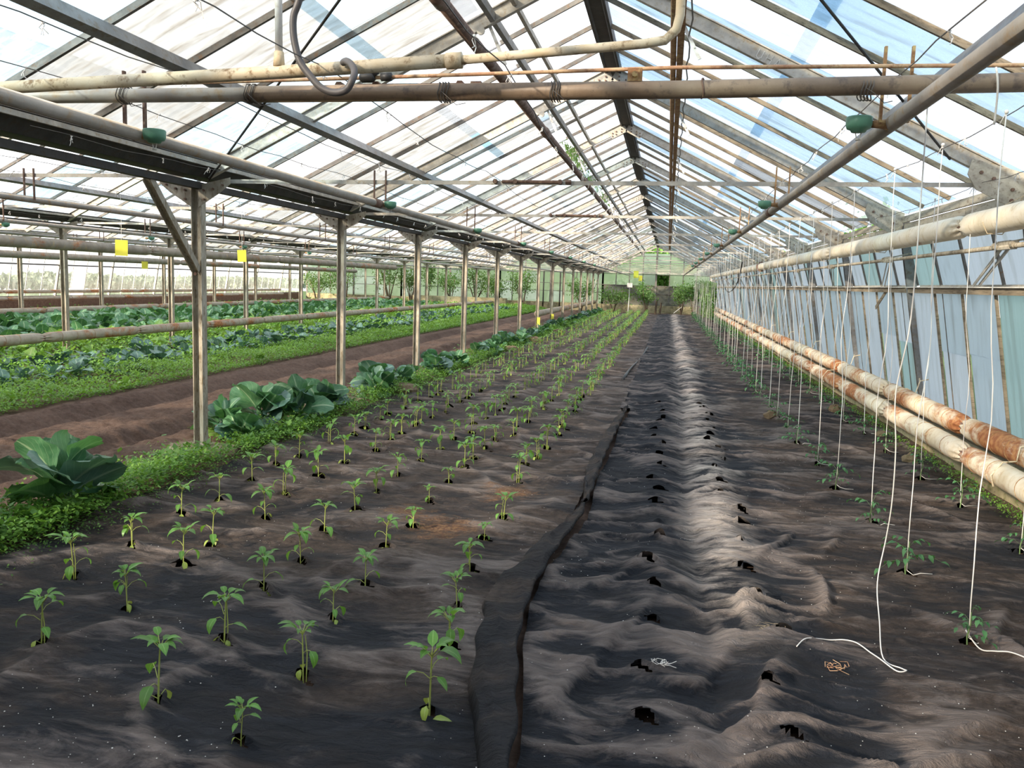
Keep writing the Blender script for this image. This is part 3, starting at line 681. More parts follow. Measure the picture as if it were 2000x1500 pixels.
# ------------------------------------------------------------------ walls
def wall_x(z): return XR+(EAVE-z)*.19+.02
def wallR():
    root = thing('wall_right', 'sloping right glazed wall of bluish sheets between steel posts', 'wall', kind='structure')
    ro = []
    for i in range(-2, 15):
        y = Y0+i*BAY; m = MB(); m.ibeam((wall_x(.1), y, .1), (wall_x(2.24), y, 2.24), .09, .06, .009, (0, 1, 0))
        m.build('wall_post', M['purlin'], root)
        m = MB(); v = [(XR+.02, y-.05, 2.30), (XR-.34, y-.05, 2.40), (XR-.36, y-.05, 2.30), (XR-.30, y-.05, 2.20), (XR+.0, y-.05, 2.05)]; n = 5
        m.add(v+[(a, b+.012, c) for a, b, c in v], [(0, 1, 2, 3, 4), (9, 8, 7, 6, 5)]+[(k, n+k, n+(k+1) % n, (k+1) % n) for k in range(n)])
        g = m.build('gusset_plate', M['eave'], root)
        m = MB()
        for (dx, z) in ((-.08, 2.2), (-.08, 2.13), (-.2, 2.27), (-.28, 2.31)): m.lathe([(.012, -.065), (.012, -.05)], 6, (XR+dx, y, z), 'Y')
        tag(m.build('bolts', M['rustdark'], g), kind='stuff')
        if i < 14:
            # eave board pieces, two courses, of uneven length
            yy = y+.05
            for c, z in ((0, 2.235), (1, 2.165)):
                a = yy
                for L_ in ((1.1, 1.8) if c else (.7, 1.3, .9)):
                    m = MB(); m.box((wall_x(z)-.015+.008*c, a+L_/2, z), (.028, L_-.012, .062)); m.build('eave_board', M['eave'], root); a += L_
            m = MB(); m.box((wall_x(1.54)-.02, y+1.5, 1.535), (.06, 2.9, .05)); m.build('rail', M['wood'], root)
            m = MB(); m.box((wall_x(1.54)-.035, y+1.5, 1.566), (.085, 2.9, .008)); m.build('lit_rail_ledge', M['white'], root)  # top strip whitened to stand in for sunlight along the rail
            m = MB(); m.box((wall_x(.26)-.01, y+1.5, .26), (.06, 2.98, .06)); m.build('sill', M['wood'], root)
        # glazing
        if i < 14:
            for k in range(4):
                ya = y+k*.75
                # lower sheet
                zt, zb = 1.51, .28; xa, xb = wall_x(zt)+.01, wall_x(zb)+.0; n_ = 2 if random.random() < .35 else 1
                R_ = Matrix.Rotation(-math.atan2(xb-xa, zt-zb), 3, 'Y'); cut = random.uniform(.35, .65)
                for (f0, f1) in (((0, cut), (cut, 1)) if n_ == 2 else ((0, 1),)):
                    w = .70; m = MB(); f = (f0+f1)/2
                    m.box((0, 0, 0), (.006, w, (zt-zb)*(f1-f0)*1.02)); o = m.build('pane', M[random.choice(['w_blue', 'w_blue', 'w_blue', 'w_grey', 'w_grey', 'w_grey', 'w_green'])], root)
                    o.location = (xa+(xb-xa)*f+(.008 if f0 else 0), ya+.375, zt+(zb-zt)*f); o.rotation_euler = (0, -math.atan2(xb-xa, zt-zb), 0)
                if ya < 26:
                    m = MB(); m.beam((xa-.01, ya+.75, zt), (xb-.01, ya+.75, zb), .022, .02, (1, 0, 0)); m.build('glazing_bar', M['wood'], root)
                    if random.random() < .5:
                        dy = random.uniform(.2, .6); m = MB(); m.beam((xa-.004, ya+dy, zt), (xb-.004, ya+dy, zb), .010, .008, (1, 0, 0)); m.build('sheet_lap', M['bar'], root)
                # upper sash (top hung, pushed open a little at the foot)
                zt, zb = 2.12, 1.585; xa, xb = wall_x(zt)+.015, wall_x(zb)+.075
                m = MB(); m.box((0, 0, 0), (.006, .70, math.hypot(zt-zb, xb-xa))); o = m.build('pane', M[['w_grey', 'w_grey', 'w_blue', 'w_green'][(k+i) % 4]], root)
                o.location = ((xa+xb)/2, ya+.375, (zt+zb)/2); o.rotation_euler = (0, -math.atan2(xb-xa, zt-zb), 0)
                if ya < 26:
                    m = MB(); m.beam((xa-.01, ya+.75, zt), (xb-.01, ya+.75, zb), .026, .02, (1, 0, 0)); m.build('sash_bar', M['bar'], root)
            m = MB(); m.beam((xb-.01, y+.1, zb-.01), (xb-.01, y+2.9, zb-.01), .02, .03); m.build('sash_rail', M['galv'], root)
    m = MB(); m.beam((wall_x(.12)-.03, YF, .09), (wall_x(.12)-.03, YB, .09), .16, .30); m.build('curb', M['concrete'], root)
    return root
wr = wallR()
def wallL():
    root = thing('wall_left', 'far left glazed wall of clear and whitened panes', 'wall', (0, 0, 0), kind='structure')
    def wx(z): return XW-(EAVE-z)*.19
    for i in range(0, 15):
        y = Y0+i*BAY; m = MB(); m.ibeam((wx(.1), y, .1), (wx(2.3), y, 2.3), .08, .06, .009, (0, 1, 0)); m.build('wall_post', M['galv'], root)
        if i < 14:
            for z in (1.54, .42): m = MB(); m.box((wx(z), y+1.5, z), (.05, 2.9, .05)); m.build('rail', M['bar'], root)
            for k in range(4):
                ya = y+k*.75
                for (zt, zb) in ((1.5, .42), (2.26, 1.58)):
                    if zb > 1 and (i*4+k) in (8, 9, 10, 16, 17): mt = 'l_white'
                    else: mt = random.choice(['l_clear', 'l_clear', 'l_clear', 'l_white' if random.random() < .25 else 'l_clear'])
                    m = MB(); m.box((0, 0, 0), (.004, .72, (zt-zb)*1.02)); o = m.build('pane', M[mt], root)
                    o.location = ((wx(zt)+wx(zb))/2, ya+.375, (zt+zb)/2); o.rotation_euler = (0, math.atan(.19), 0)
                    m = MB(); m.beam((wx(zt)+.01, ya+.75, zt), (wx(zb)+.01, ya+.75, zb), .03, .02, (1, 0, 0)); m.build('glazing_bar', M['white'], root)
    m = MB(); m.box((wx(.2), (YF+YB)/2, .18), (.2, YB-YF, .42)); m.build('curb', M['rustdark'], root)
    m = MB(); m.beam((XW, YF, 2.3), (XW, YB, 2.3), .06, .10); m.build('eave_beam', M['galv'], root)
    # solid glazing toward the front
    for i in range(-3, 0):
        y = Y0+i*BAY; m = MB(); m.box((XW-.15, y+1.5, 1.3), (.004, 2.9, 2.0)); m.build('pane', M['l_white'], root)
wallL()
def gable(name, y, label, back):
    root = thing(name, label, 'wall', (0, y, 0), kind='structure')
    for si in range(4):
        xr = XR-si*SPAN-SPAN/2; xs_ = [xr-SPAN/2+k*SPAN/8 for k in range(9)]
        def zt(x): return TOP-abs(x-xr)*math.tan(ang)
        for k in range(9):
            m = MB(); m.beam((xs_[k], -.02, .1), (xs_[k], -.02, zt(xs_[k])), .05 if k % 4 else .10, .04, (0, 1, 0)); m.build('mullion', M['bar'] if back else M['wood'], root)
        levels = [.42, 1.05, 1.5, 2.12, 2.7, 3.3]
        for k in range(8):
            xa, xb = xs_[k]+.01, xs_[k+1]-.01
            for a, b in zip(levels[:-1], levels[1:]):
                if back and si == 0 and b <= 1.5: continue
                if back and si == 0 and k == 4 and a == 1.5: continue       # one pane is open to the trees
                ta, tb = zt(xa), zt(xb)
                if max(ta, tb) < a+.03:
                    continue
                v = [(xa, 0, a), (xb, 0, a), (xb, 0, max(a+.002, min(b-.01, tb))), (xa, 0, max(a+.002, min(b-.01, ta)))]
                m = MB(); m.add(v+[(p[0], .006, p[2]) for p in v], [(0, 1, 2, 3), (7, 6, 5, 4), (0, 4, 5, 1), (1, 5, 6, 2), (2, 6, 7, 3), (3, 7, 4, 0)])
                m.build('pane', M[random.choice(['b_green', 'b_green', 'b_pale'])], root)
        for z in levels[1:4]:
            m = MB(); m.box((xr, -.03, z), (SPAN, .03, .03)); m.build('rail', M['bar'], root)
        m = MB(); m.box((xr, -.10, 2.2), (SPAN, .06, .07)); m.build('eave_beam', M['galv'], root)
        if back and si == 0:
            for k in range(4):
                m = MB(); m.box((xr-SPAN/2+SPAN/4*(k+.5), .0, .95), (SPAN/4-.03, .03, 1.12)); m.build('panel', M['panel'], root)
        m = MB(); m.box((xr, -.02, .2), (SPAN-.02, .14, .42)); m.build('curb', M['concrete'], root)
        if back and si == 1:
            for x in (xr-.4, xr+.55, xr+1.3): m = MB(); m.box((x, -.06, 1.15), (.07, .06, 2.0)); m.build('door_frame', M['dark'], root)
    return root
gable('wall_back', YB, 'far back gable wall of greenish glass over concrete curb', True)
# front gable out of view, boarded up full height to shade the near floor
root = thing('wall_front', 'unseen gable wall behind the viewer, boarded to shade the near floor', 'wall', (0, YF, 0), kind='structure')
for si in range(4):
    xr = XR-si*SPAN-SPAN/2
    for k in range(8):
        xa = xr-SPAN/2+k*SPAN/8; xb = xa+SPAN/8-.01; ta = TOP-abs(xa-xr)*math.tan(ang); tb = TOP-abs(xb-xr)*math.tan(ang)
        ztop = (ta, tb)
        m = MB(); v = [(xa, 0, 0), (xb, 0, 0), (xb, 0, ztop[1]), (xa, 0, ztop[0])]
        m.add(v+[(p[0], .03, p[2]) for p in v], [(0, 1, 2, 3), (7, 6, 5, 4), (0, 4, 5, 1), (1, 5, 6, 2), (2, 6, 7, 3), (3, 7, 4, 0)]); m.build('board', M['wood'], root)

# ------------------------------------------------------------------ pipes
def longpipe(name, label, x, z, r, y0, y1, mat, coup=3.0, coff=0, n=12, mat2=None, hang=None, cat='pipe'):
    t = thing(name, label, cat, (x, 0, z)); m = MB(); m.tube([(0, y0, 0), (0, y1, 0)], r, n); m.build('pipe_run', mat, t, True)
    y = y0+coff
    while y < y1:
        m = MB(); m.tube([(0, y-.07, 0), (0, y+.07, 0)], r*1.22, n); m.build('coupling', mat2 or mat, t, True); y += coup
    if hang:
        for i in range(-1, hang):
            yy = Y0+i*BAY; m = MB()
            for d in (-.02, .07): m.beam((d-.03, yy-.01, -r*.2), (d-.03, yy-.01, .25), .009, .016, (0, 1, 0)); 
            m.build('hanger', M['rust'] if x > 0 else M['rustdark'], t)
    return t
longpipe('sprinkler_pipe', 'grey plastic sprinkler pipe hung near the gutter of the near post row', -2.175, 2.04, .027, YF+.3, YB-.5, M['greypipe'], 6, 2.6, 12, M['rustdark'], 12)
longpipe('sprinkler_pipe', 'pale grey sprinkler pipe hung on the wall side of the main span', .745, 2.09, .027, YF+.3, YB-3, M['greypipe'], 6, 3.35, 12, M['rustdark'], 12)
longpipe('sprinkler_pipe', 'grey sprinkler pipe in the second span, nearest its post row', -5.18, 2.03, .027, YF+3, YB-2, M['greypipe'], 6, 3, 8, None, 8)
longpipe('sprinkler_pipe', 'grey sprinkler pipe in the second span, on its far side', -8.1, 2.03, .027, YF+3, YB-2, M['greypipe'], 6, 3, 8, None, 8)
longpipe('sprinkler_pipe', 'grey sprinkler pipe in the third span, nearest side', -11.1, 2.03, .027, YF+3, YB-2, M['greypipe'], 6, 3, 8, None, 6)
longpipe('sprinkler_pipe', 'grey sprinkler pipe in the third span, far side', -14.0, 2.03, .027, YF+3, YB-2, M['greypipe'], 6, 3, 8, None, 6)
longpipe('water_pipe', 'dull red brown pipe slung along under the left roof slope', -1.02, 2.67, .03, .6, 34.5, M['redpipe'], 3.2, 3.0, 12)
def sprinkler(x, y, z, side, lab):
    t = thing('sprinkler', lab, 'sprinkler', (x, y, z))
    m = MB(); m.lathe([(.010, -.030), (.024, -.028), (.029, -.020), (.040, -.016), (.0445, -.004), (.046, .020), (.042, .025), (.015, .027)], 18); m.build('cap', M['green'], t, True)
    m = MB(); m.tube([(side*.036, 0, .0), (side*.07, 0, .0), (side*.10, .01, 0)], [.012, .015, .02], 8); m.build('elbow_fitting', M['rust'], t, True)
    m = MB()
    for k in (-1, 1): m.beam((k*.010, 0, -.028), (k*.005, 0, -.05), .003, .004, (0, 1, 0))
    m.lathe([(.010, -.055), (.006, -.049)], 8); m.build('spray_nozzle', M['galv'], t)
for k in range(8):
    y = Y0+(k-1)*BAY+.02
    sprinkler(.632, y, 2.085, 1, ('green sprinkler head, %s from the front on the wall-side pipe' % ORD[k]))
    sprinkler(-2.10, y-.02, 2.035, -1, ('green sprinkler head, %s from the front under the pipe by the near post row' % ORD[k]))
    if k < 5: sprinkler(-8.06, y+BAY, 1.98, -1, 'green sprinkler head, %s from the front in the second span' % ORD[k])

# cross pipes above the viewer
t = thing('cross_pipe', 'long brown stained pipe crossing the whole aisle overhead', 'pipe', (0, 3.1, 2.18))
m = MB(); m.tube([(-3.3, 0, -.015), (-1.6, 0, -.01)], .0265, 14); m.build('pipe_run', M['greypipe'], t, True)
m = MB(); m.tube([(-1.62, 0, -.01), (.0, 0, -.004), (2.1, 0, .025)], .031, 16); m.build('pipe_run', M['crosspipe'], t, True)
for x in (-2.16, -1.62, -.86, -.45, .60):
    m = MB(); 
    for k in range(4): 
        cx = x+k*.011+random.uniform(-.003, .003); m.tube([(cx+.004*math.sin(a*3), .036*math.cos(a), -.008+.036*math.sin(a)) for a in np.linspace(0, 2*PI, 14)], .0022, 5, False)
    m.tube([(x+.01, -.035, -.01), (x+.035, -.05, -.03), (x+.07, -.04, -.06), (x+.10, -.02, -.05)], .0015, 4)
    m.build('wire_tie', M['wire'], t, True)
m = MB(); m.box((-.155, .0, .045), (.05, .035, .045)); m.lathe([(.010, -.03), (.012, -.018)], 8, (-.155, 0, .045), 'Y'); m.build('clamp', M['rust'], t)
m = MB(); m.tube([(.08+.004*math.sin(a*2), .033*math.cos(a), .033*math.sin(a)) for a in np.linspace(0, 2*PI, 16)], .003, 5, False); m.build('band', M['rustdark'], t)
m = MB(); m.tube([(1.0+.035*math.sin(a*.5), -.036*math.cos(a)-.01, .05-.06*a) for a in np.linspace(0, 2.8, 12)], .0035, 5); m.build('string_loop', M['string'], t, True)
t = thing('beige_pipe', 'mouldy beige plastic pipe stepping down to a thinner bend', 'pipe', (0, 2.95, 0))
m = MB(); m.tube([(-3.4, 0, 2.13), (-2.575, 0, 2.168), (-1.42, 0, 2.214), (-.76, 0, 2.247)], .0235, 14); m.build('wide_run', M['beige'], t, True)
m = MB(); m.tube([(-.80, 0, 2.245), (-.745, 0, 2.247)], .028, 14); m.build('socket', M['beige'], t, True)
m = MB(); m.tube([(-.76, 0, 2.247), (-.4, 0, 2.272), (-.12, 0, 2.292), (-.055, 0, 2.302), (-.02, 0, 2.335), (-.01, 0, 2.38), (-.012, 0, 2.75)], .0155, 12); m.build('narrow_run', M['beige'], t, True)
t = thing('stub_pipe', 'pale vertical pipe standing on the beige pipe', 'pipe', (-1.423, 2.95, 2.235))
m = MB(); m.tube([(0, 0, .03), (-.005, 0, .5)], .0135, 12); m.build('riser', M['white'], t, True)
m = MB(); m.tube([(0, 0, 0), (0, 0, .05)], [.021, .017], 12); m.build('tee_collar', M['beige'], t, True)
t = thing('thin_pipe', 'thin rusty copper coloured pipe running above the cross pipe', 'pipe', (0, 3.17, 0))
m = MB(); m.tube([(-2.35, 0, 2.225), (-1.2, 0, 2.243), (0, 0, 2.268), (1.3, 0, 2.262), (2.1, 0, 2.25)], .0072, 8); m.build('pipe_run', M['copper'], t, True)
m = MB(); m.lathe([(.012, -.03), (.02, -.02), (.02, .02), (.012, .03)], 8, (-1.165, -.01, 2.243), 'X'); m.lathe([(.016, -.02), (.016, .02)], 8, (-1.09, -.01, 2.244), 'X'); m.tube([(-1.13, -.01, 2.25), (-1.15, -.02, 2.285)], .014, 8); m.build('valve', M['rubber'], t, True)
# black hose looping down over the pipes
def smooth(P, n=8):
    P = [Vector(p) for p in P]; out = []
    for i in range(len(P)-1):
        a, b, c, d = P[max(i-1, 0)], P[i], P[i+1], P[min(i+2, len(P)-1)]
        for k in range(n):
            t = k/n; out.append(.5*((2*b)+(c-a)*t+(2*a-5*b+4*c-d)*t*t+(3*b-a-3*c+d)*t**3))
    return out+[P[-1]]
m = MB(); m.tube(smooth([(-1.24, 2.8, 2.55), (-1.278, 2.800, 2.412), (-1.297, 2.800, 2.363), (-1.299, 2.800, 2.313), (-1.291, 2.800, 2.263), (-1.274, 2.800, 2.212), (-1.244, 2.800, 2.172), (-1.200, 2.800, 2.127), (-1.152, 2.800, 2.109), (-1.108, 2.800, 2.117), (-1.086, 2.800, 2.150), (-1.090, 2.830, 2.183), (-1.112, 2.860, 2.213), (-1.142, 2.890, 2.234), (-1.167, 2.920, 2.237)]), .0122, 12)
tag(m.build('hose', M['hose'], None, True), 'dark rubber hose looping down in front of the cross pipe', 'hose')

# insulated pipes along the right wall
def jacket(name, label, x, z, r, y0, y1, joint0, seg, mat, bands, z1=None, nb=20, rough=.0):
    t = thing(name, label, 'heating pipe', (x, 0, z)); z1 = z if z1 is None else z1; y = joint0
    while y > y0: y -= seg
    k = 0
    while y < y1:
        a, b = max(y, y0), min(y+seg, y1)
        if b-a > .3:
            pr = []; g = .06
            N = 30 if b < 20 else 10
            L0 = b-a; ed = [0, .02/L0, .05/L0, .08/L0, .115/L0, .15/L0]; ts = ed+list(np.linspace(.2/L0, 1-.2/L0, N))+[1-q for q in reversed(ed)]
            ns = 36 if b < 20 else 12; V = []; F = []
            for ti in ts:
                yy = a+(b-a)*ti; e = min(ti, 1-ti)*(b-a); rr = r*(.52+.48*min(1, (e/.15))**.7)
                zz_ = (z1-z)*((yy-y0)/(y1-y0))
                for q in range(ns):
                    th = 2*PI*q/ns; pl = 1+(.26*math.sin(th*9)*(1-e/.15) if e < .15 else 0)+.03*float(vnoise(np.array(yy*9.), np.array(q*.9), 7))-.009
                    V.append((rr*pl*math.cos(th), yy, zz_+rr*pl*math.sin(th)))
            nt_ = len(ts)
            for i_ in range(nt_-1):
                for q in range(ns): F.append((i_*ns+q, i_*ns+(q+1) % ns, (i_+1)*ns+(q+1) % ns, (i_+1)*ns+q))
            me = npmesh('jacket_section', V, F, mat); s_ = link('jacket_section', me, t)
            if bands and b < 26:
                m = MB(); yy = a+.35
                while yy < b-.2:
                    zz_ = (z1-z)*((yy-y0)/(y1-y0))
                    m.tube([(r*1.015*math.cos(q), yy+.01*math.sin(q), zz_+r*1.015*math.sin(q)) for q in np.linspace(0, 2*PI, 20)], .0035, 4, False); yy += random.uniform(.25, .5)
                tag(m.build('wire_band', M['rust'], s_), kind='stuff')
        y += seg; k += 1
    m = MB(); m.tube([(0, y0, 0), (0, y1, z1-z)], r*.6, 10); m.build('pipe_core', M['rustdark'], t, True)
    return t
up = jacket('heating_pipe', 'thick cream wrapped heating pipe high along the right wall', 2.05, 1.97, .082, YF+.5, 42.6, 6.55, 4.9, M['jacket'], False, 2.05)
m = MB(); m.tube([(0, 42.5, .06), (0, 42.5, -1.9)], .05, 10); m.build('down_pipe', M['white'], up, True)
m = MB(); m.lathe([(.08, -.05), (.115, -.04), (.115, .04), (.08, .05)], 16, (0, 20.0, .04), 'Y'); tag(m.build('collar', M['rustdark'], up), 'dark collar')
for i in range(-1, 13):
    y = Y0+i*BAY-.25; m = MB(); m.tube([(.19, y, .2), (.02, y, .10), (-.085, y, .0), (-.05, y, -.07), (.04, y, -.075), (.085, y, 0), (.14, y, .17)], .0035, 4); m.build('hanger_loop', M['beige'], up)
jacket('heating_pipe', 'upper of the two rust stained cream pipes low along the right wall', 2.32, .49, .082, YF+.5, 42, 6.95, 2.4, M['jacketrust'], True, .52)
lo = jacket('heating_pipe', 'lower of the two rust stained cream pipes low along the right wall', 2.17, .365, .078, YF+.5, 42, 6.45, 2.2, M['jacketrust'], True, .36)
for i in range(-1, 14):
    y = Y0+i*BAY-.5; m = MB()
    m.tube([(2.10, y, .30), (2.08, y, .37), (2.14, y, .46), (2.22, y, .47), (2.24, y+.02, .56), (2.34, y, .585), (2.42, y, .54), (2.46, y+.03, .66), (2.54, y+.04, .68)], .006, 5)
    m.tube([(2.46, y+.03, .66), (2.50, y+.2, .67)], .006, 4)
    tag(m.build('pipe_bracket', M['beige']), 'bent strap bracket holding the pair of low pipes, %s along the right wall' % ORD[i+1], 'bracket', 'strap brackets of the low right pipes')
# insulated pipes on the left
jacket('heating_pipe', 'grey insulated pipe at mid height in front of the middle post row', -9.38, 1.83, .085, YF+1, 28.5, 9, 5.2, M['jacketgrey'], False)
jacket('heating_pipe', 'grey insulated pipe at mid height in front of the far post row', -15.2, 1.74, .085, YF+1, 40, 9, 5.2, M['jacketgrey'], False)
jacket('heating_pipe', 'banded pipe low among the greens in front of the middle post row', -9.38, .41, .08, YF+1, 45, 9, 2.4, M['jacketlow'], True, .37)
jacket('heating_pipe', 'banded pipe low above the greens in front of the far post row', -15.2, .41, .08, YF+1, 45, 9, 2.4, M['jacketlow'], False, .37)
jacket('heating_pipe', 'short insulated pipe beside the last posts of the near row', -3.98, .52, .10, 26, 47.3, 27, 1.6, M['jacketlow'], False)
for i_, (x, z) in enumerate(((XW+.35, .62), (XW+.5, .40))):
    jacket('heating_pipe', ('upper' if i_ == 0 else 'lower')+' rusty pipe along the foot of the far left glass wall', x, z, .06, YF+1, 44, 9, 3.0, M['jacketlow'], False)

# vent shaft along the right wall with opener arms
t = thing('vent_shaft', 'galvanised vent shaft tube along the right wall with opener arms', 'vent opener', (2.13, 0, 1.83))
m = MB(); m.tube([(0, YF+1, -.02), (0, YB-2, .05)], .017, 10); m.build('shaft', M['post'], t, True)
for i in range(-1, 13):
    y = Y0+i*BAY-.25; m = MB()
    for d in (0, .13): m.beam((.02, y+d, .0), (.30, y+1.35+d, -.25), .008, .028, (0, 0, 1))
    m.build('opener_arm', M['galv'], t)
    m = MB(); m.box((.01, y+.04, .0), (.05, .2, .055)); m.lathe([(.026, -.02), (.026, .02)], 10, (0, y-.1, 0), 'Y'); m.lathe([(.026, -.02), (.026, .02)], 10, (0, y+.2, 0), 'Y'); m.beam((.02, y+.05, .02), (.22, y+.05, .07), .04, .012); m.build('bracket', M['post'], t)
m = MB()
m.beam((2.42, 10.1, 1.56), (2.36, 10.35, 1.33), .05, .008, (1, 0, 0)); tag(m.build('wooden_slat', M['wood']), 'short weathered slat hanging from the right wall rail', 'slat')
# hanging black hose far on the right
m = MB(); m.tube(smooth([(1.9, 34.6, 2.40), (1.9, 33.2, 2.2), (1.9, 31.6, 1.75), (1.9, 28.5, 1.40), (1.9, 26.0, 1.48), (1.9, 24.3, 1.75), (1.9, 23.4, 2.2)]), .016, 8)
tag(m.build('hose', M['rubber'], None, True), 'thin black hose drooping in a U beside the right wall', 'hose')

# ------------------------------------------------------------------ wires and knots
WZ = 2.245
def wire(x, y0, y1, label, thick=.0022, knots=1):
    t = thing('support_wire', label, 'wire', (x, 0, WZ)); P = []; y = y0
    while y < y1:
        s = ((y-Y0) % BAY)/BAY; P.append((.012*math.sin(y*2.3+x*9)+.006*math.sin(y*9), y, -.035*math.sin(PI*s)+.005*math.sin(y*7+x))); y += .25 if y < 14 else .75
    m = MB(); m.tube(P, thick, 4); m.build('wire_strand', M['wire'], t)
    m = MB(); y = y0+.3
    while y < min(y1, 22):
        s = ((y-Y0) % BAY)/BAY; z = -.035*math.sin(PI*s); x_ = .012*math.sin(y*2.3+x*9)
        for k in range(3):
            q = [(x_, y, z)]
            for j in range(3): q.append((q[-1][0]+random.uniform(-.012, .012), q[-1][1]+random.uniform(-.012, .012), q[-1][2]-random.uniform(.004, .02)))
            m.tube(q, .0016, 4)
        m.lathe([(.004, -.005), (.006, 0), (.004, .005)], 5, (x_, y, z), 'Y'); y += random.uniform(.45, .95)
    tag(m.build('string_knots', M['string'] if knots else M['wire'], t), kind='stuff')
wl = [(-2.42, 'over the outer pepper row by the gutter'), (-1.9, 'over the middle pepper row'), (-1.28, 'over the fourth pepper row'), (-.62, 'left of the aisle above the fabric seam'), (.73, 'right of the aisle beside the wall-side sprinkler pipe')]
for x, l_ in wl: wire(x, 1.0, 40, 'thin knotted wire strung '+l_)
wire(1.30, 1.5, 44, 'knotted wire carrying the strings of the inner tomato row'); wire(2.0, 1.5, 44, 'knotted wire carrying the strings of the outer tomato row')
for x, l_ in ((-3.3, 'beside the near post row gutter'), (-4.4, 'just beyond the near post row'), (-5.2, 'over the path carrying the yellow traps'), (-10.5, 'in the third span carrying a small yellow trap'), (-6.6, 'over the path in the second span'), (-8.9, 'in front of the middle post row')): wire(x, 4, 40, 'thin knotted wire strung '+l_)

# ------------------------------------------------------------------ vegetation: leaf generators
def leafgrid(nu, nv, L_, W_, prof, droop=0., fold=.2, ruffle=0., pet=0., seed=0):
    r = np.random.default_rng(seed); V = []; UV = []; ph = r.uniform(0, 6, 3)
    y = 0.; z = 0.; a = 0.; step = L_/(nv-1); cl = [(0, 0, 0)]
    for j in range(1, nv):
        a = droop*(j/(nv-1))**1.3; y += step*math.cos(a); z -= step*math.sin(a); cl.append((0, y, z))
    for j in range(nv):
        t = j/(nv-1); w = W_/2*prof(t)
        for i in range(nu):
            u = (i/(nu-1)-.5)*2; x = u*w; zz = abs(u)*w*fold+ruffle*W_*abs(u)**2*(math.sin(t*15+ph[0]+u*2)+.6*math.sin(t*23+ph[1]+3*u))*.5
            V.append((x*(1-.12*abs(u)*ruffle*3), cl[j][1]+ruffle*.3*x*math.sin(t*11+ph[2]), cl[j][2]+zz)); UV.append((i/(nu-1), t))
    F = [(j*nu+i, j*nu+i+1, (j+1)*nu+i+1, (j+1)*nu+i) for j in range(nv-1) for i in range(nu-1)]
    return np.array(V), np.array(F), np.array(UV)
def ovate(t): return max(.03, math.sin(PI*min(1, t**.72))**.9)
def paddle(t): return .11 if t < .28 else max(.12, math.sin(PI*min(1, ((t-.28)/.72)**.95*.90+.06))**.55)
def xf(V, yaw, pitch, roll_, s, loc):
    R = Matrix.Rotation(yaw, 3, 'Z') @ Matrix.Rotation(pitch, 3, 'X') @ Matrix.Rotation(roll_, 3, 'Y')
    return (V*s) @ np.array(R).T+np.array(loc)
class Acc:
    def __init__(s): s.V = []; s.F = []; s.U = []; s.M = []; s.n = 0
    def add(s, V, F, U, mi=0):
        s.V.append(V); s.F.append(F+s.n); s.U.append(U if U is not None else np.zeros((len(V), 2))+.25); s.M.append(np.full(len(F), mi)); s.n += len(V)
    def mesh(s, name, mats): return npmesh(name, np.concatenate(s.V), np.concatenate(s.F), mats, np.concatenate(s.U), True, np.concatenate(s.M))
    def arrays(s): return np.concatenate(s.V), np.concatenate(s.F), np.concatenate(s.U), np.concatenate(s.M)
def tubeq(path, r, n=5):
    m = MB(); m.tube(path, r, n, False); return np.array(m.v), np.array(m.f)

# pepper seedlings -----------------------------------------------------------
pl_var = [leafgrid(3, 6, .090, .044, ovate, dr, .25, .04, 0, k) for k, dr in enumerate((.5, .9, 1.3, 1.7))]
pl_mesh = [[npmesh('leaf', V, F, M[mt], U) for (V, F, U) in pl_var] for mt in ('pepper', 'pepperlow')]
pl_low = leafgrid(3, 3, .085, .042, ovate, 1.1, .3)
def pepper_spec(seed, h):
    r = random.Random(seed); leaves = []; stems = []
    lean = (r.uniform(-.012, .012), r.uniform(-.012, .012)); node = [(0, 0, -.03), (lean[0]*.3, lean[1]*.3, h*.35), (lean[0]*.7, lean[1]*.7, h*.7), (lean[0], lean[1], h*.9)]
    stems.append((node, [.0032, .003, .0026, .002]))
    if r.random() < .45: stems.append(([(.012, .004, -.02), (.014, .006, h*.45), (.01, .0, h*.82)], [.0026, .0022, .0016]))
    yaw = r.uniform(0, 6)
    for k in range(9):                      # crown
        yaw += 2.4+r.uniform(-.3, .3); z = h*(.86+.05*r.random()); el = r.uniform(.15, .75) if k < 4 else r.uniform(.7, 1.2); rad = r.uniform(.008, .03)
        p = (lean[0]+math.cos(yaw+PI/2)*rad, lean[1]+math.sin(yaw+PI/2)*rad, z+rad*.5)
        stems.append(([(lean[0], lean[1], z-.015), p], [.0014, .0012])); leaves.append((p, yaw, el, r.uniform(.65, 1.05) if k < 5 else .55, r.randrange(1, 4), 0))
    for k in range(r.choice((2, 3, 4))):    # mid leaves on long petioles
        yaw += 2.1+r.uniform(-.4, .4); z = h*r.uniform(.25, .62); d = (math.cos(yaw+PI/2), math.sin(yaw+PI/2)); L_ = r.uniform(.03, .055)
        p = (d[0]*L_, d[1]*L_, z+L_*.55); stems.append(([(0, 0, z), (d[0]*L_*.5, d[1]*L_*.5, z+L_*.45), p], [.0014, .0013, .0012])); leaves.append((p, yaw, r.uniform(-.5, .1), r.uniform(.55, .95), r.randrange(1, 4), 0))
    for k in range(r.choice((1, 2))):
        yaw += 2.6; z = h*.1; d = (math.cos(yaw+PI/2), math.sin(yaw+PI/2)); p = (d[0]*.025, d[1]*.025, z+.02)
        stems.append(([(0, 0, z), p], [.0014, .0012])); leaves.append((p, yaw, -.6, r.uniform(.45, .7), r.randrange(0, 4), 1))
    return stems, leaves
def pepper_stem_mesh(stems):
    a = Acc()
    for P, r in stems: v, f = tubeq(P, list(r), 5); a.add(v, f, None)
    return a.mesh('stem', M['stem'])
pep0 = []
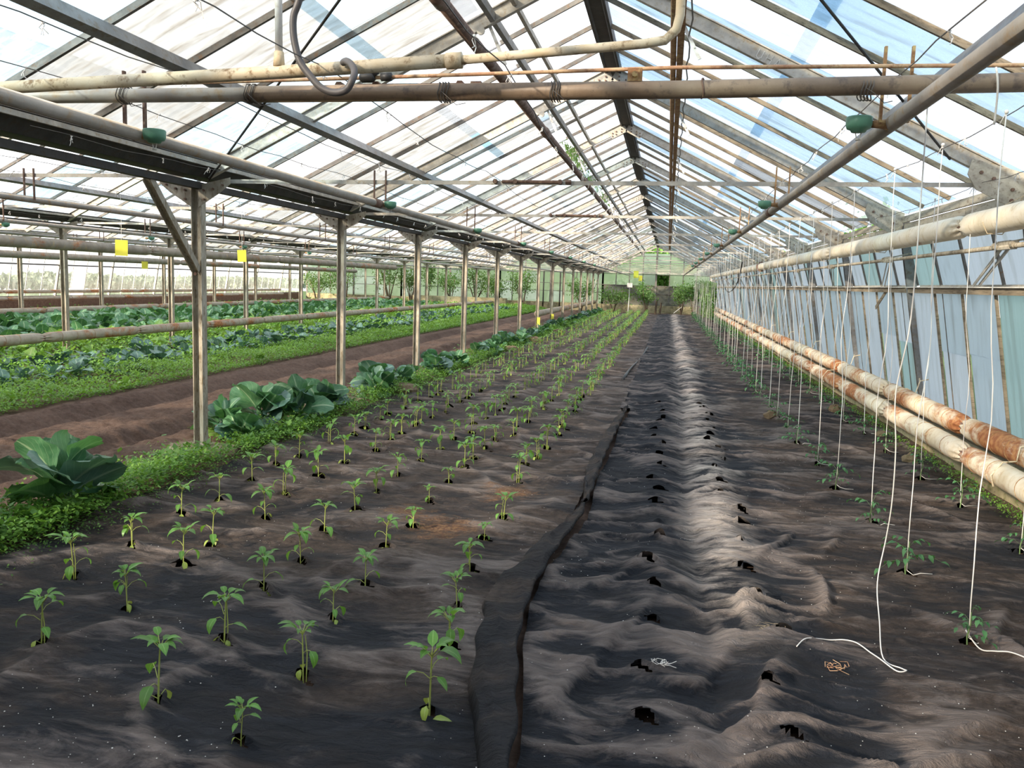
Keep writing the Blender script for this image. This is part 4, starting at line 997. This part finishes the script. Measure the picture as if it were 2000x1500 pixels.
for s in range(9):
    st, lv = pepper_spec(s, .215); pep0.append((pepper_stem_mesh(st), lv))
def place_pepper(x, y, h, lab, grp, s):
    sm, lv = pep0[s % len(pep0)]; sc = h/.23
    t = thing('pepper_seedling', lab, 'seedling', (x, y, 0), random.uniform(0, 6.28), grp); t.scale = (sc,)*3
    link('stem', sm, t)
    for p, yaw, el, ls, vi, mt in lv: link('leaf', pl_mesh[mt][vi], t, p, (el, 0, yaw), ls)
pep1 = []
for s in range(6):
    st, lv = pepper_spec(40+s, .215); a = Acc()
    for P, r in st[:4]: v, f = tubeq([P[0], P[-1]], [r[0]*1.2, r[-1]*1.3], 3); a.add(v, f, None, 1)
    for p, yaw, el, ls, vi, mt in lv: a.add(xf(pl_low[0], yaw, el, 0, ls*1.1, p), pl_low[1], pl_low[2], 2 if mt else 0)
    pep1.append((a.mesh('pepper_seedling', [M['pepper'], M['stem'], M['pepperlow']]), a.arrays()))
rname = ['row along the fabric seam', 'second row from the seam', 'third row from the seam', 'fourth row from the seam', 'outer row beside the weeds']
H0 = {(0, 0): .27, (0, 1): .22, (0, 2): .2, (1, 0): .15, (2, 0): .265, (0, 4): .13, (1, 6): .13, (1, 7): .15, (1, 5): .16}
far = []; cnt = 0; order = []
for ri, r in enumerate(rows):
    for k, (x, y) in enumerate(r): order.append((y, ri, k, x))
order.sort(); acc = Acc()
for n, (y, ri, k, x) in enumerate(order):
    h = H0.get((ri, k), random.uniform(.19, .25))
    if k < 13 and n < 75: place_pepper(x, y, h, '%s pepper seedling from the front in the %s' % (ORD[k], rname[ri]), 'pepper seedlings in the %s' % rname[ri], n*5+ri)
    elif n < 300:
        o = link('pepper_seedling', pep1[n % 6][0], None, (x, y, 0), (0, 0, random.uniform(0, 6.28)), h/.22)
        bay = int((y-Y0)//BAY); wh = ('%s pepper seedling from the front in the %s' % (ORD[k], rname[ri])) if k < 20 else 'pepper seedling in the %s, between the %s and %s posts' % (rname[ri], ORD[bay], ORD[bay+1])
        tag(o, wh, 'seedling', ('pepper seedlings in the %s' % rname[ri]) if k < 20 else 'peppers of the %s beside bay %s' % (rname[ri], ORD[bay]))
    else:
        V, F, U, mi = pep1[n % 6][1]; acc.add(xf(V, random.uniform(0, 6.28), 0, 0, h/.2, (x, y, 0)), F, U, mi)
me = npmesh('pepper_seedlings', np.concatenate(acc.V), np.concatenate(acc.F), [M['pepper'], M['stem'], M['pepperlow']], np.concatenate(acc.U), True, np.concatenate(acc.M))
tag(link('pepper_seedlings', me), 'crowded far ends of the pepper seedling rows near the back wall', 'seedlings', kind='stuff')
# fallen leaf by the nearest plant
m_ = link('fallen_leaf', pl_mesh[1][0], None, (-.70, 2.60, gz(-.7, 2.6)+.02), (.05, .1, -1.2), .75); tag(m_, 'pale fallen leaf lying at the foot of the nearest seam-row seedling', 'leaf')

# tomato seedlings -----------------------------------------------------------
def tom_leaf(seed, low=False):
    r = random.Random(seed); a = Acc(); L_ = .15; n = 3
    rach = [(0, y*L_, .25*L_*math.sin(y*2.4)-.35*L_*y*y) for y in (0, .33, .66, 1)]
    v, f = tubeq(rach, [.0016, .0014, .001, .0008], 3); a.add(v, f, None, 1)
    lf = leafgrid(3, 4, .052, .028, ovate, .9, .3, .12, 0, seed)
    for j, t in enumerate((.38, .38, .68, .68, 1)):
        p = (0, t*L_, .25*L_*math.sin(t*2.4)-.35*L_*t*t); yw = 0 if t == 1 else (1 if j % 2 else -1)*1.05
        a.add(xf(lf[0], yw+r.uniform(-.2, .2), r.uniform(-.7, -.1), 0, r.uniform(.75, 1.15), p), lf[1], lf[2])
    return a
tl = [tom_leaf(s) for s in range(4)]; tlm = [a.mesh('leaf', [M['tomato'], M['tomstem']]) for a in tl]
def tomato_spec(seed):
    r = random.Random(seed); st = [(0, 0, -.03), (.008, .005, .06), (-.004, .008, .13), (.0, 0, .185)]; lv = []; yaw = r.uniform(0, 6)
    for k in range(7):
        yaw += 2.4; z = .05+.13*k/6; lv.append(((0, 0, z), yaw, r.uniform(.0, .5), r.uniform(.6, 1.05), r.randrange(4)))
    return st, lv
tom1 = []
for s in range(4):
    st, lv = tomato_spec(s+9); a = Acc(); v, f = tubeq(st, .004, 4); a.add(v, f, None, 1)
    for p, yaw, el, ls, vi in lv:
        V, F, U, mi = tl[vi].arrays(); a.add(xf(V, yaw, el, 0, ls, p), F, U, 0)
    tom1.append(a.mesh('tomato_seedling', [M['tomato'], M['tomstem']]))
for ri, (r, nm) in enumerate(((T1, 'inner tomato row'), (T2, 'outer tomato row'))):
    for k, (x, y) in enumerate(r):
        if k < 10:
            st, lv = tomato_spec(k+ri*20); t = thing('tomato_seedling', '%s tomato seedling from the front in the %s' % (ORD[k], nm), 'seedling', (x, y, 0), random.uniform(0, 6), 'tomato seedlings in the '+nm)
            sc = .85 if (ri, k) == (0, 0) else random.uniform(.85, 1.1); t.scale = (sc,)*3
            v, f = tubeq(st, [.0045, .004, .0035, .003], 6); link('stem', npmesh('stem', v, f, M['tomstem']), t)
            for p, yaw, el, ls, vi in lv: link('leaf', tlm[vi], t, p, (el, 0, yaw), ls)
        else:
            o = link('tomato_seedling', tom1[k % 4], None, (x, y, 0), (0, 0, random.uniform(0, 6)), random.uniform(.9, 1.5))
            bay = int((y-Y0)//BAY); tag(o, ('%s tomato seedling from the front in the %s' % (ORD[k], nm)) if k < 20 else 'tomato seedling in the %s, beside bay %s of the wall' % (nm, ORD[bay]), 'seedling', ('tomato seedlings in the '+nm) if k < 20 else 'tomatoes of the %s at bay %s' % (nm, ORD[bay]))
        # training string
        P = []; N = 15; xo = (1.30 if ri == 0 else 2.0); z1 = WZ-.01; ph = random.uniform(0, 6); dx = random.uniform(-.05, .05)
        for j in range(N):
            q = j/(N-1); P.append((xo+(x-xo)*q+(.02*math.sin(q*7+ph)+.008*math.sin(q*19+ph))*math.sin(PI*q), y+dx*(1-q)+.012*math.sin(q*9+ph*2)*math.sin(PI*q), z1+(.045-z1)*q))
        m = MB(); m.tube(P, .0026 if y < 9 else .0032, 5)
        e = P[-1]; a_ = random.uniform(-1, 1); m.tube([e, (e[0]+.03, e[1]-.01, e[2]-.02), (e[0]+.07, e[1]-.03*a_, gz(e[0], e[1])+.012), (e[0]+.13, e[1]-.05*a_, gz(e[0], e[1])+.012)], .0022, 4)
        m.lathe([(.006, -.008), (.009, 0), (.006, .008)], 6, (P[0][0], P[0][1], P[0][2])); m.tube([P[0], (P[0][0]-.02, P[0][1]+.01, P[0][2]-.05)], .002, 4)
        bay = int((y-Y0)//BAY); lab = '%s white string from the front over the %s' % (ORD[k], nm) if k < 20 else 'white string over the %s, beside bay %s of the wall' % (nm, ORD[bay])
        tag(m.build('training_string', M['string'], None, True), lab, 'string', 'training strings over the '+nm if k < 20 else 'far strings over the %s at bay %s' % (nm, ORD[bay]))
# slack string ending in a loop on the fabric
P = [(.88, 3.35, 2.24), (.90, 3.4, 1.9), (.93, 3.5, 1.4), (.925, 3.6, 1.1), (.97, 3.7, .85), (1.0, 3.8, .6), (1.015, 3.9, .41), (.985, 3.86, .22), (.972, 3.72, .09)]
g_ = [(.936, 3.484), (.985, 3.40), (.992, 3.362), (.955, 3.355), (.915, 3.46), (.896, 3.523), (.86, 3.60), (.817, 3.635), (.76, 3.64), (.708, 3.602), (.64, 3.53), (.591, 3.434)]
P += [(x, y, gz(x, y)+.008) for x, y in g_]
m = MB(); m.tube(smooth(P, 6), .0026, 6); tag(m.build('training_string', M['string'], None, True), 'slack white string whose long end loops on the black fabric', 'string')
P = [(1.345, 3.80, .06)]+[(x, y, gz(x, y)+.01) for x, y in ((1.37, 3.70), (1.42, 3.675), (1.47, 3.64), (1.53, 3.57), (1.62, 3.5))]
m = MB(); m.tube(smooth(P, 6), .0028, 6); tag(m.build('string_tail', M['string'], None, True), 'loose white string tail lying beside the first inner tomato', 'string')

# kale -----------------------------------------------------------------------
kl = [leafgrid(9, 13, .36, .29, paddle, dr, .16, .10, 0, 60+k) for k, dr in enumerate((.4, .75, 1.2, 1.7))]
kl_low = [leafgrid(4, 5, .36, .27, paddle, dr, .2, .16, 0, 70+k) for k, dr in enumerate((.5, .9, 1.4))]
klm = {mt: [npmesh('leaf', V, F, M[mt], U) for V, F, U in kl] for mt in ('kale', 'kaleblue', 'kaleyel')}
def kale_spec(seed, n=13):
    r = random.Random(seed); yaw = r.uniform(0, 6); out = []
    for k in range(n):
        yaw += 2.4+r.uniform(-.2, .2); q = k/(n-1); out.append(((0, 0, .03+.12*(1-q)), yaw, 1.45-1.2*q+r.uniform(-.2, .2), .66+.45*math.sin(PI*(.25+.65*q))*r.uniform(.8, 1.05), r.randrange(4) if q > .5 else r.randrange(3)))
    return out
def place_kale(x, y, sc, lab, grp, seed, mats, n=13):
    t = thing('kale_plant', lab, 'kale', (x, y, 0), 0, grp); t.scale = (sc,)*3
    m = MB(); m.tube([(0, 0, -.03), (.005, 0, .08), (0, .005, .17)], [.018, .016, .012], 7); m.build('stalk', M['stem'], t, True)
    r = random.Random(seed)
    for q_, (p, yaw, el, ls, vi) in enumerate(kale_spec(seed, n)): link('leaf', klm[r.choice(mats) if q_ < 14 else 'kaleyel'][vi], t, p, (el, r.uniform(-.75, .75), yaw+r.uniform(-.4, .4)), ls*(.6 if q_ > 13 else 1))
strip = [(-3.52, 4.38, 1.15), (-3.85, 3.85, .95), (-3.90, 6.95, .85), (-3.62, 6.75, .7), (-3.78, 7.45, 1.1), (-3.62, 7.95, 1.0), (-3.60, 8.45, .9), (-3.52, 9.95, .85), (-3.68, 10.4, .95), (-3.55, 10.9, .75), (-3.58, 11.6, .6), (-3.5, 12.7, .8), (-3.62, 13.2, .85), (-3.45, 13.8, .7), (-3.55, 15.9, .7)]
y = 16.5; k_ = 0
while y < 44:
    if not (24.5 < y < 26.3 or 30 < y < 31.2): strip.append((-3.5+random.uniform(-.12, .15), y, random.uniform(.6, .85)))
    y += random.uniform(.45, .8)
for k, (x, y, sc) in enumerate(strip):
    if k < 20:
        lab = {0: 'largest kale plant, left of the braced post by the path', 1: 'kale plant cut by the frame edge beside the largest kale'}.get(k, '%s kale plant behind the braced post along the near row' % ORD[max(k-2, 0)])
        place_kale(x, y, sc, lab, 'kale along the near post row', 200+k, ['kale', 'kale', 'kaleblue'], 17 if k < 6 else 15)
kale_lod = {}
for mt in ('kale', 'kaleblue', 'kaleyel'):
    kale_lod[mt] = []
    for s in range(4):
        a = Acc(); r = random.Random(s)
        for p, yaw, el, ls, vi in kale_spec(s+300, 11): V, F, U = kl_low[vi % 3]; a.add(xf(V, yaw, el, r.uniform(-.3, .3), ls, p), F, U)
        kale_lod[mt].append((a.mesh('kale_plant', M[mt]), a.arrays()))
def lod_kale(x, y, sc, mt, s, lab, grp):
    tag(link('kale_plant', kale_lod[mt][s % 4][0], None, (x, y, 0), (0, 0, random.uniform(0, 6.28)), sc), lab, 'kale', grp)
for k, (x, y, sc) in enumerate(strip[20:]):
    bay = int((y-Y0)//BAY); lod_kale(x, y, sc, random.choice(['kale', 'kaleblue']), k, 'far kale plant along the near post row, between its %s and %s posts' % (ORD[bay], ORD[bay+1]), 'far kale beside the %s bay of near posts' % ORD[bay])
# greens beyond the path: rows (x, spacing, scale, material, y start)
fields = [(-7.55, .5, .62, 'kaleblue', 8), (-8.0, .52, .72, 'kaleblue', 8.2), (-8.5, .5, .74, 'kaleblue', 8.5), (-8.95, .5, .70, 'kaleyel', 9), (-10.1, .5, .72, 'kaleyel', 9.5), (-10.7, .5, .85, 'kaleyel', 10), (-11.4, .5, .9, 'kale', 10.5), (-12.1, .5, .95, 'kale', 11), (-12.8, .5, .95, 'kale', 11.5), (-13.5, .5, 1.0, 'kale', 12), (-14.2, .5, 1.0, 'kale', 12.5), (-14.9, .5, .9, 'kale', 13)]
fl = []
for (x, sp, sc, mt, ys_) in fields:
    y = ys_-1.2
    kk = 0; ri = [f[0] for f in fields].index(x)
    while y < 42: fl.append((math.hypot(x, y), x+random.uniform(-.12, .12), y, sc*random.uniform(.8, 1.15), mt, ri, kk)); kk += 1; y += sp*random.uniform(.85, 1.15)
fl.sort(); acc = {}
grn = {'kaleblue': ('bluish kale plant in the beds just beyond the path', 'bluish kale beyond the path'), 'kaleyel': ('yellowish green kale plant in the beds around the middle post row', 'yellowish kale around the middle post row'), 'kale': ('green kale plant in the deep bed between the middle and far post rows', 'green kale between the middle and far post rows')}
nfull = 0
cn = {'kaleblue': 'bluish', 'kaleyel': 'yellowish green', 'kale': 'deep green'}
for n, (d, x, y, sc, mt, ri, kk) in enumerate(fl):
    if n < 260:
        rw = '%s kale row beyond the path' % ORD[ri]
        lb = '%s kale plant, %s from the front in the %s' % (cn[mt], ORD[kk], rw) if kk < 20 else '%s kale plant past the twentieth in the %s' % (cn[mt], rw)
        lod_kale(x, y, sc, mt, n, lb, 'kale plants of the '+rw if kk < 20 else 'far plants of the '+rw)
    else:
        V, F, U, mi = kale_lod[mt][n % 4][1]; acc.setdefault(mt, Acc()).add(xf(V, random.uniform(0, 6.28), 0, 0, sc, (x, y, 0)), F, U, mi)
for mt, a in acc.items():
    V, F, U, mi = a.arrays(); tag(link('kale_bed', npmesh('kale_bed', V, F, M[mt], U)), 'distant crowded part of the bed of '+{'kale': 'green', 'kaleblue': 'bluish', 'kaleyel': 'yellowish'}[mt]+' kale', 'kale bed', kind='stuff')

# weeds ----------------------------------------------------------------------
def weeds(name, label, n, fx, fy, hf, size, mat):
    x = fx(n); y = fy(n); near = np.min([np.hypot((x-XL-.05)/1.15, y-(Y0+i*BAY-.02)) for i in range(-1, 6)], axis=0); k_ = near > .27; x = x[k_]; y = y[k_]; n = len(x); h = hf(x, y, n); z = h*rng.random(n)**.6; s = size*rng.uniform(.6, 1.4, n)*(1+np.clip(y-12, 0, 30)*.03)
    a = rng.uniform(0, 2*PI, n); el = rng.uniform(-.3, 1.0, n); dx, dy = np.cos(a), np.sin(a); ce, se = np.cos(el), np.sin(el)
    c = np.stack([x, y, z], -1); d = np.stack([dx*ce, dy*ce, se], -1)*s[:, None]; w = np.stack([-dy, dx, 0*a], -1)*(s*.33)[:, None]
    V = np.stack([c, c+d*.5+w, c+d, c+d*.5-w], 1).reshape(-1, 3); F = np.arange(n*4).reshape(n, 4)
    tag(link(name, npmesh(name, V, F, M[mat], None, False)), label, 'weeds', kind='stuff')
def ynear(y0, y1, p=1.7): return lambda n: y0+rng.random(n)**p*(y1-y0)
def clump(x, y, n): return np.clip(fbm(x*1.8, y*1.8, 77)*1.6-.25, .08, 1)
weeds('weeds', 'bright green low weeds along the near post row', 80000, lambda n: -3.20-np.abs(rng.normal(0, 1, n))*.22-rng.random(n)*.2, ynear(2.8, 45), lambda x, y, n: .05+.15*clump(x, y, n), .024, 'weed')
weeds('weeds', 'coarser leafy weeds mixed into the strip along the near posts', 9000, lambda n: -3.3-np.abs(rng.normal(0, 1, n))*.22, ynear(2.8, 30), lambda x, y, n: .06+.2*clump(x*1.4, y*1.4, n), .05, 'weeddark')
weeds('weeds', 'darker creeping weeds at the edge of the brown fabric', 16000, lambda n: -3.25+rng.normal(0, .10, n), ynear(1.8, 40), lambda x, y, n: .02+.04*clump(x, y, n), .016, 'weeddark')
weeds('weeds', 'feathery bright green seedlings bordering the path on its far side', 110000, lambda n: -6.45-rng.random(n)**1.2*1.5, ynear(5.0, 46, 1.4), lambda x, y, n: .05+.24*clump(x, y, n)*np.clip((-6.35-x)/.5, .3, 1), .034, 'weed')
weeds('weeds', 'low green undergrowth among the kale beds of the second and third spans', 110000, lambda n: -7.5-rng.random(n)*9.5, ynear(6.5, 46, 1.4), lambda x, y, n: .08+.3*clump(x, y, n), .05, 'weed')
weeds('weeds', 'green weeds growing along the foot of the right wall curb', 12000, lambda n: 2.38+rng.normal(0, .035, n), ynear(4.5, 44, 1.5), lambda x, y, n: .02+.10*clump(x*2, y*1.5, n), .018, 'weed')
weeds('weeds', 'ragged weeds along the far left wall beyond the beds', 9000, lambda n: XW+1.0+rng.random(n)*4.0, ynear(10, 46, 1), lambda x, y, n: .04+.2*clump(x, y, n), .05, 'weeddark')
# small broadleaf clumps among feathery border
for k in range(26):
    y = 8+k*1.25+random.uniform(-.4, .4); lod_kale(-6.62-random.random()*.35, y, random.uniform(.28, .42), 'kaleyel', k, 'small pale rosette at the path border, %s' % (ORD[k]+' from the front' if k < 20 else 'beyond the twentieth'), 'small rosettes along the path border')

# stones / clods at the right curb
for k, (x, y, s) in enumerate([(2.20, 7.9, .07), (2.12, 10.9, .09), (1.25, 10.1, .08), (2.26, 9.2, .06)]):
    m = MB(); m.lathe([(.2, -.3), (.9, -.2), (1, .25), (.7, .7), (.15, .85)], 8); me = m.mesh('soil_clod', M['footing'])
    for v in me.vertices: v.co *= random.uniform(.8, 1.2)
    tag(link('soil_clod', me, None, (x, y, .03), (0, 0, k), s), ['brown clod below the low pipes by the second outer tomato', 'brown clod below the low pipes further back', 'pale clod on the fabric inside the inner tomato row', 'small brown clod against the curb'][k], 'clod')
for k, (x, y, s) in enumerate([(-3.30, 10.45, .17), (-3.22, 17.6, .16), (-3.18, 20.6, .2), (-3.1, 24.6, .18)]):
    m = MB(); m.lathe([(.6, -.4), (1, -.2), (1.02, .25), (.8, .6), (.15, .7)], 9); me = m.mesh('footing_block', M['footing'])
    for v in me.vertices: v.co *= random.uniform(.88, 1.12)
    tag(link('footing_block', me, None, (x, y, .02), (0, 0, k), s), ['mossy block beside the third post of the near row', 'reddish block beside the fourth post of the near row', 'dark mossy block further along the near row', 'reddish block beside the yellow tagged posts'][k], 'block')

# ------------------------------------------------------------------ sticky traps and small items
def trap(x, y, z, w, h, tilt, lab, st=True):
    t = thing('sticky_trap', lab, 'sticky trap', (x, y, z), 0)
    m = MB(); m.box((0, 0, 0), (w, .002, h)); m.build('card', M['yellow'], t).rotation_euler = (0, tilt, .35)
    m = MB(); m.tube([(0, 0, h/2-.004), (.005, 0, h/2+.3), (0, 0, max(h/2+.31, 2.22-z))], .0016, 4); m.build('hanging_thread', M['string'], t)
trap(-5.2, 7.41, 1.69, .115, .15, .02, 'yellow sticky trap nearest the viewer, hanging left of the braced post')
trap(-5.2, 9.76, 1.695, .105, .145, -.04, 'yellow sticky trap between the braced post and the second post')
trap(-10.5, 15.7, 1.575, .12, .15, 0, 'small distant yellow sticky trap in the third span')
trap(-1.28, 34, 1.93, .2, .28, 0, 'yellow sticky trap in front of the back wall, nearer one')
trap(-1.28, 39.5, 1.83, .17, .25, .08, 'yellow sticky trap hanging right before the back wall')
t = thing('instrument_pole', 'thin white pole with a pale box near the back wall', 'pole', (-1.93, 43, 0))
m = MB(); m.tube([(0, 0, 0), (.03, 0, 1.5)], .02, 6); m.build('pole', M['white'], t); m = MB(); m.box((.03, 0, 1.5), (.26, .2, .22)); m.build('box', M['white'], t)
for k, (x, z) in enumerate(((-.62, .75), (-.38, .62), (1.6, .5))):
    m = MB(); m.tube([(x, 46.5, -.02), (x+.05, 46.5, z)], [.06, .05], 7); tag(m.build('stump', M['bark']), ['taller stump standing before the back wall panels', 'shorter stump beside the taller stump', 'stub post at the right end of the back wall'][k], 'stump')
m = MB(); m.tube([(.35, 46.3, .08), (1.0, 46.6, .62)], .02, 5); tag(m.build('leaning_stick', M['white']), 'pale stick leaning against the back curb', 'stick')
m = MB(); m.box((-11.2, 45.2, .3), (5.2, .5, .55)); tag(m.build('raised_bed', M['concrete']), 'low concrete bed wall at the back of the second span', 'bed wall')
m = MB(); m.tube([(-4.05, 46.6, .4), (-3.98, 46.3, 1.2), (-3.85, 46.2, 1.75)], .035, 6); tag(m.build('leaning_pipe', M['white']), 'pale pipe leaning beside the last near row post', 'pipe')

# shrubs and vines before the back wall
def shrub(x, y, h, w, n, mat, lab, cat='shrub', leaf=.09, trunk=True):
    t = thing({'tree': 'tree', 'bush': 'bush'}.get(cat, 'vine_shrub'), lab, cat, (x, y, 0)); r = np.random.default_rng(int(abs(x*100+y*7)))
    m = MB(); tops = []
    for k in range(5):
        a = r.uniform(0, 6.28); tp = (w*.35*math.cos(a), w*.3*math.sin(a), h*r.uniform(.6, .95)); tops.append(tp); m.tube([(0, 0, -.05), (tp[0]*.3, tp[1]*.3, h*.3), tp], [w*.035, w*.022, w*.01], 5)
    m.build('branches', M['bark'], t, True)
    c = np.array(tops+[(0, 0, h*.6)]); ci = c[r.integers(0, len(c), n)]+r.normal(0, 1, (n, 3))*np.array([w*.16, w*.16, h*.13]); ci[:, 2] = np.abs(ci[:, 2])
    d = r.normal(0, 1, (n, 3)); d /= np.linalg.norm(d, axis=1)[:, None]; e = np.cross(d, r.normal(0, 1, (n, 3))); e /= np.linalg.norm(e, axis=1)[:, None]
    s = leaf*r.uniform(.6, 1.3, n)[:, None]; V = np.stack([ci-d*s*.5, ci+e*s*.35, ci+d*s*.5, ci-e*s*.35], 1).reshape(-1, 3)
    tag(link('foliage', npmesh('foliage', V, np.arange(n*4).reshape(n, 4), M[mat], None, False), t), kind='stuff')
vs = [(-19.9, 1.5, 1.5), (-18.3, 1.9, 2.0), (-15.6, 2.3, 1.6), (-14.4, 1.9, 1.3), (-13.2, 2.4, .8), (-11.9, 1.8, 1.3), (-10.6, 2.0, 1.6), (-9.4, 1.6, 1.0), (-7.9, 2.0, 1.4), (-4.6, 1.5, 1.2), (-2.9, 1.35, 1.6), (-1.1, 1.5, 1.1), (.75, 1.6, .9), (1.35, 1.75, .8)]
vl = ['bushy vine at the far left end of the back wall', 'broad leafy vine by the far post row end', 'tall thin tree-like vine at the back of the third span', 'sparse vine right of the tall one', 'narrow upright vine with leaning trunk', 'leafy vine behind the middle post row end', 'dense dark vine left of the second span doors', 'small vine beside the dense dark one', 'spreading vine just left of the back doors', 'vine between the near row and the back doors', 'low dark shrub at the left of the back panels', 'thin creeper on the grey back panels', 'green vine right of centre on the back panels', 'green vine at the right of the back panels']
for (x, h, w), lb in zip(vs, vl): shrub(x, 46.2+random.uniform(-.4, .4), h, w, 1100, 'vine', lb, 'vine', .10)
for k in range(9):
    x = 1.75+.13*(k % 3); y = 38+k*.8; m = MB(); V = []; F = []
    t = thing('tall_tomato', 'tall string-trained tomato plant at the back right corner', 'plant', (x, y, 0), 0, 'tall trained plants in the back right corner')
    m.tube([(0, 0, 0), (.03, 0, .8), (0, .02, 1.7)], .012, 5); m.build('stem', M['tomstem'], t)
    n = 260; c = np.stack([rng.normal(0, .10, n), rng.normal(0, .12, n), rng.uniform(.2, 1.75, n)], -1); d = rng.normal(0, .05, (n, 3)); e = rng.normal(0, .03, (n, 3))
    tag(link('foliage', npmesh('foliage', np.stack([c-d, c+e, c+d, c-e], 1).reshape(-1, 3), np.arange(n*4).reshape(n, 4), M['vine'], None, False), t), kind='stuff')

# ------------------------------------------------------------------ outside
for k in range(9):
    x = -21+k*3.3; h = random.uniform(3.6, 4.8) if x < -2 else random.uniform(3.0, 4.0)
    shrub(x, YB+4.5+random.uniform(-.5, 1), h, 3.2, 2600, 'tree', '%s leafy tree from the left outside behind the back gable' % ORD[k], 'tree', .28)
shrub(-.55, YB+1.6, 2.5, 1.5, 2600, 'tree', 'leafy bush right outside the open back pane', 'bush', .16)
shrub(4.6, 21.5, 3.2, 1.3, 1500, 'tree', 'leafy tree whose top shows over the right wall eave', 'tree', .14)
V = []; n = 26000; yy = rng.uniform(15, 95, n); xx = -42+rng.normal(0, 1.3, n); top = .45+.5*fbm(yy*.35, yy*0, 91)+.25*vnoise(yy*2, yy*0, 5)
zz2 = rng.random(n)**.7*top; c = np.stack([xx, yy, zz2], -1); d = rng.normal(0, .13, (n, 3)); e = rng.normal(0, .09, (n, 3))
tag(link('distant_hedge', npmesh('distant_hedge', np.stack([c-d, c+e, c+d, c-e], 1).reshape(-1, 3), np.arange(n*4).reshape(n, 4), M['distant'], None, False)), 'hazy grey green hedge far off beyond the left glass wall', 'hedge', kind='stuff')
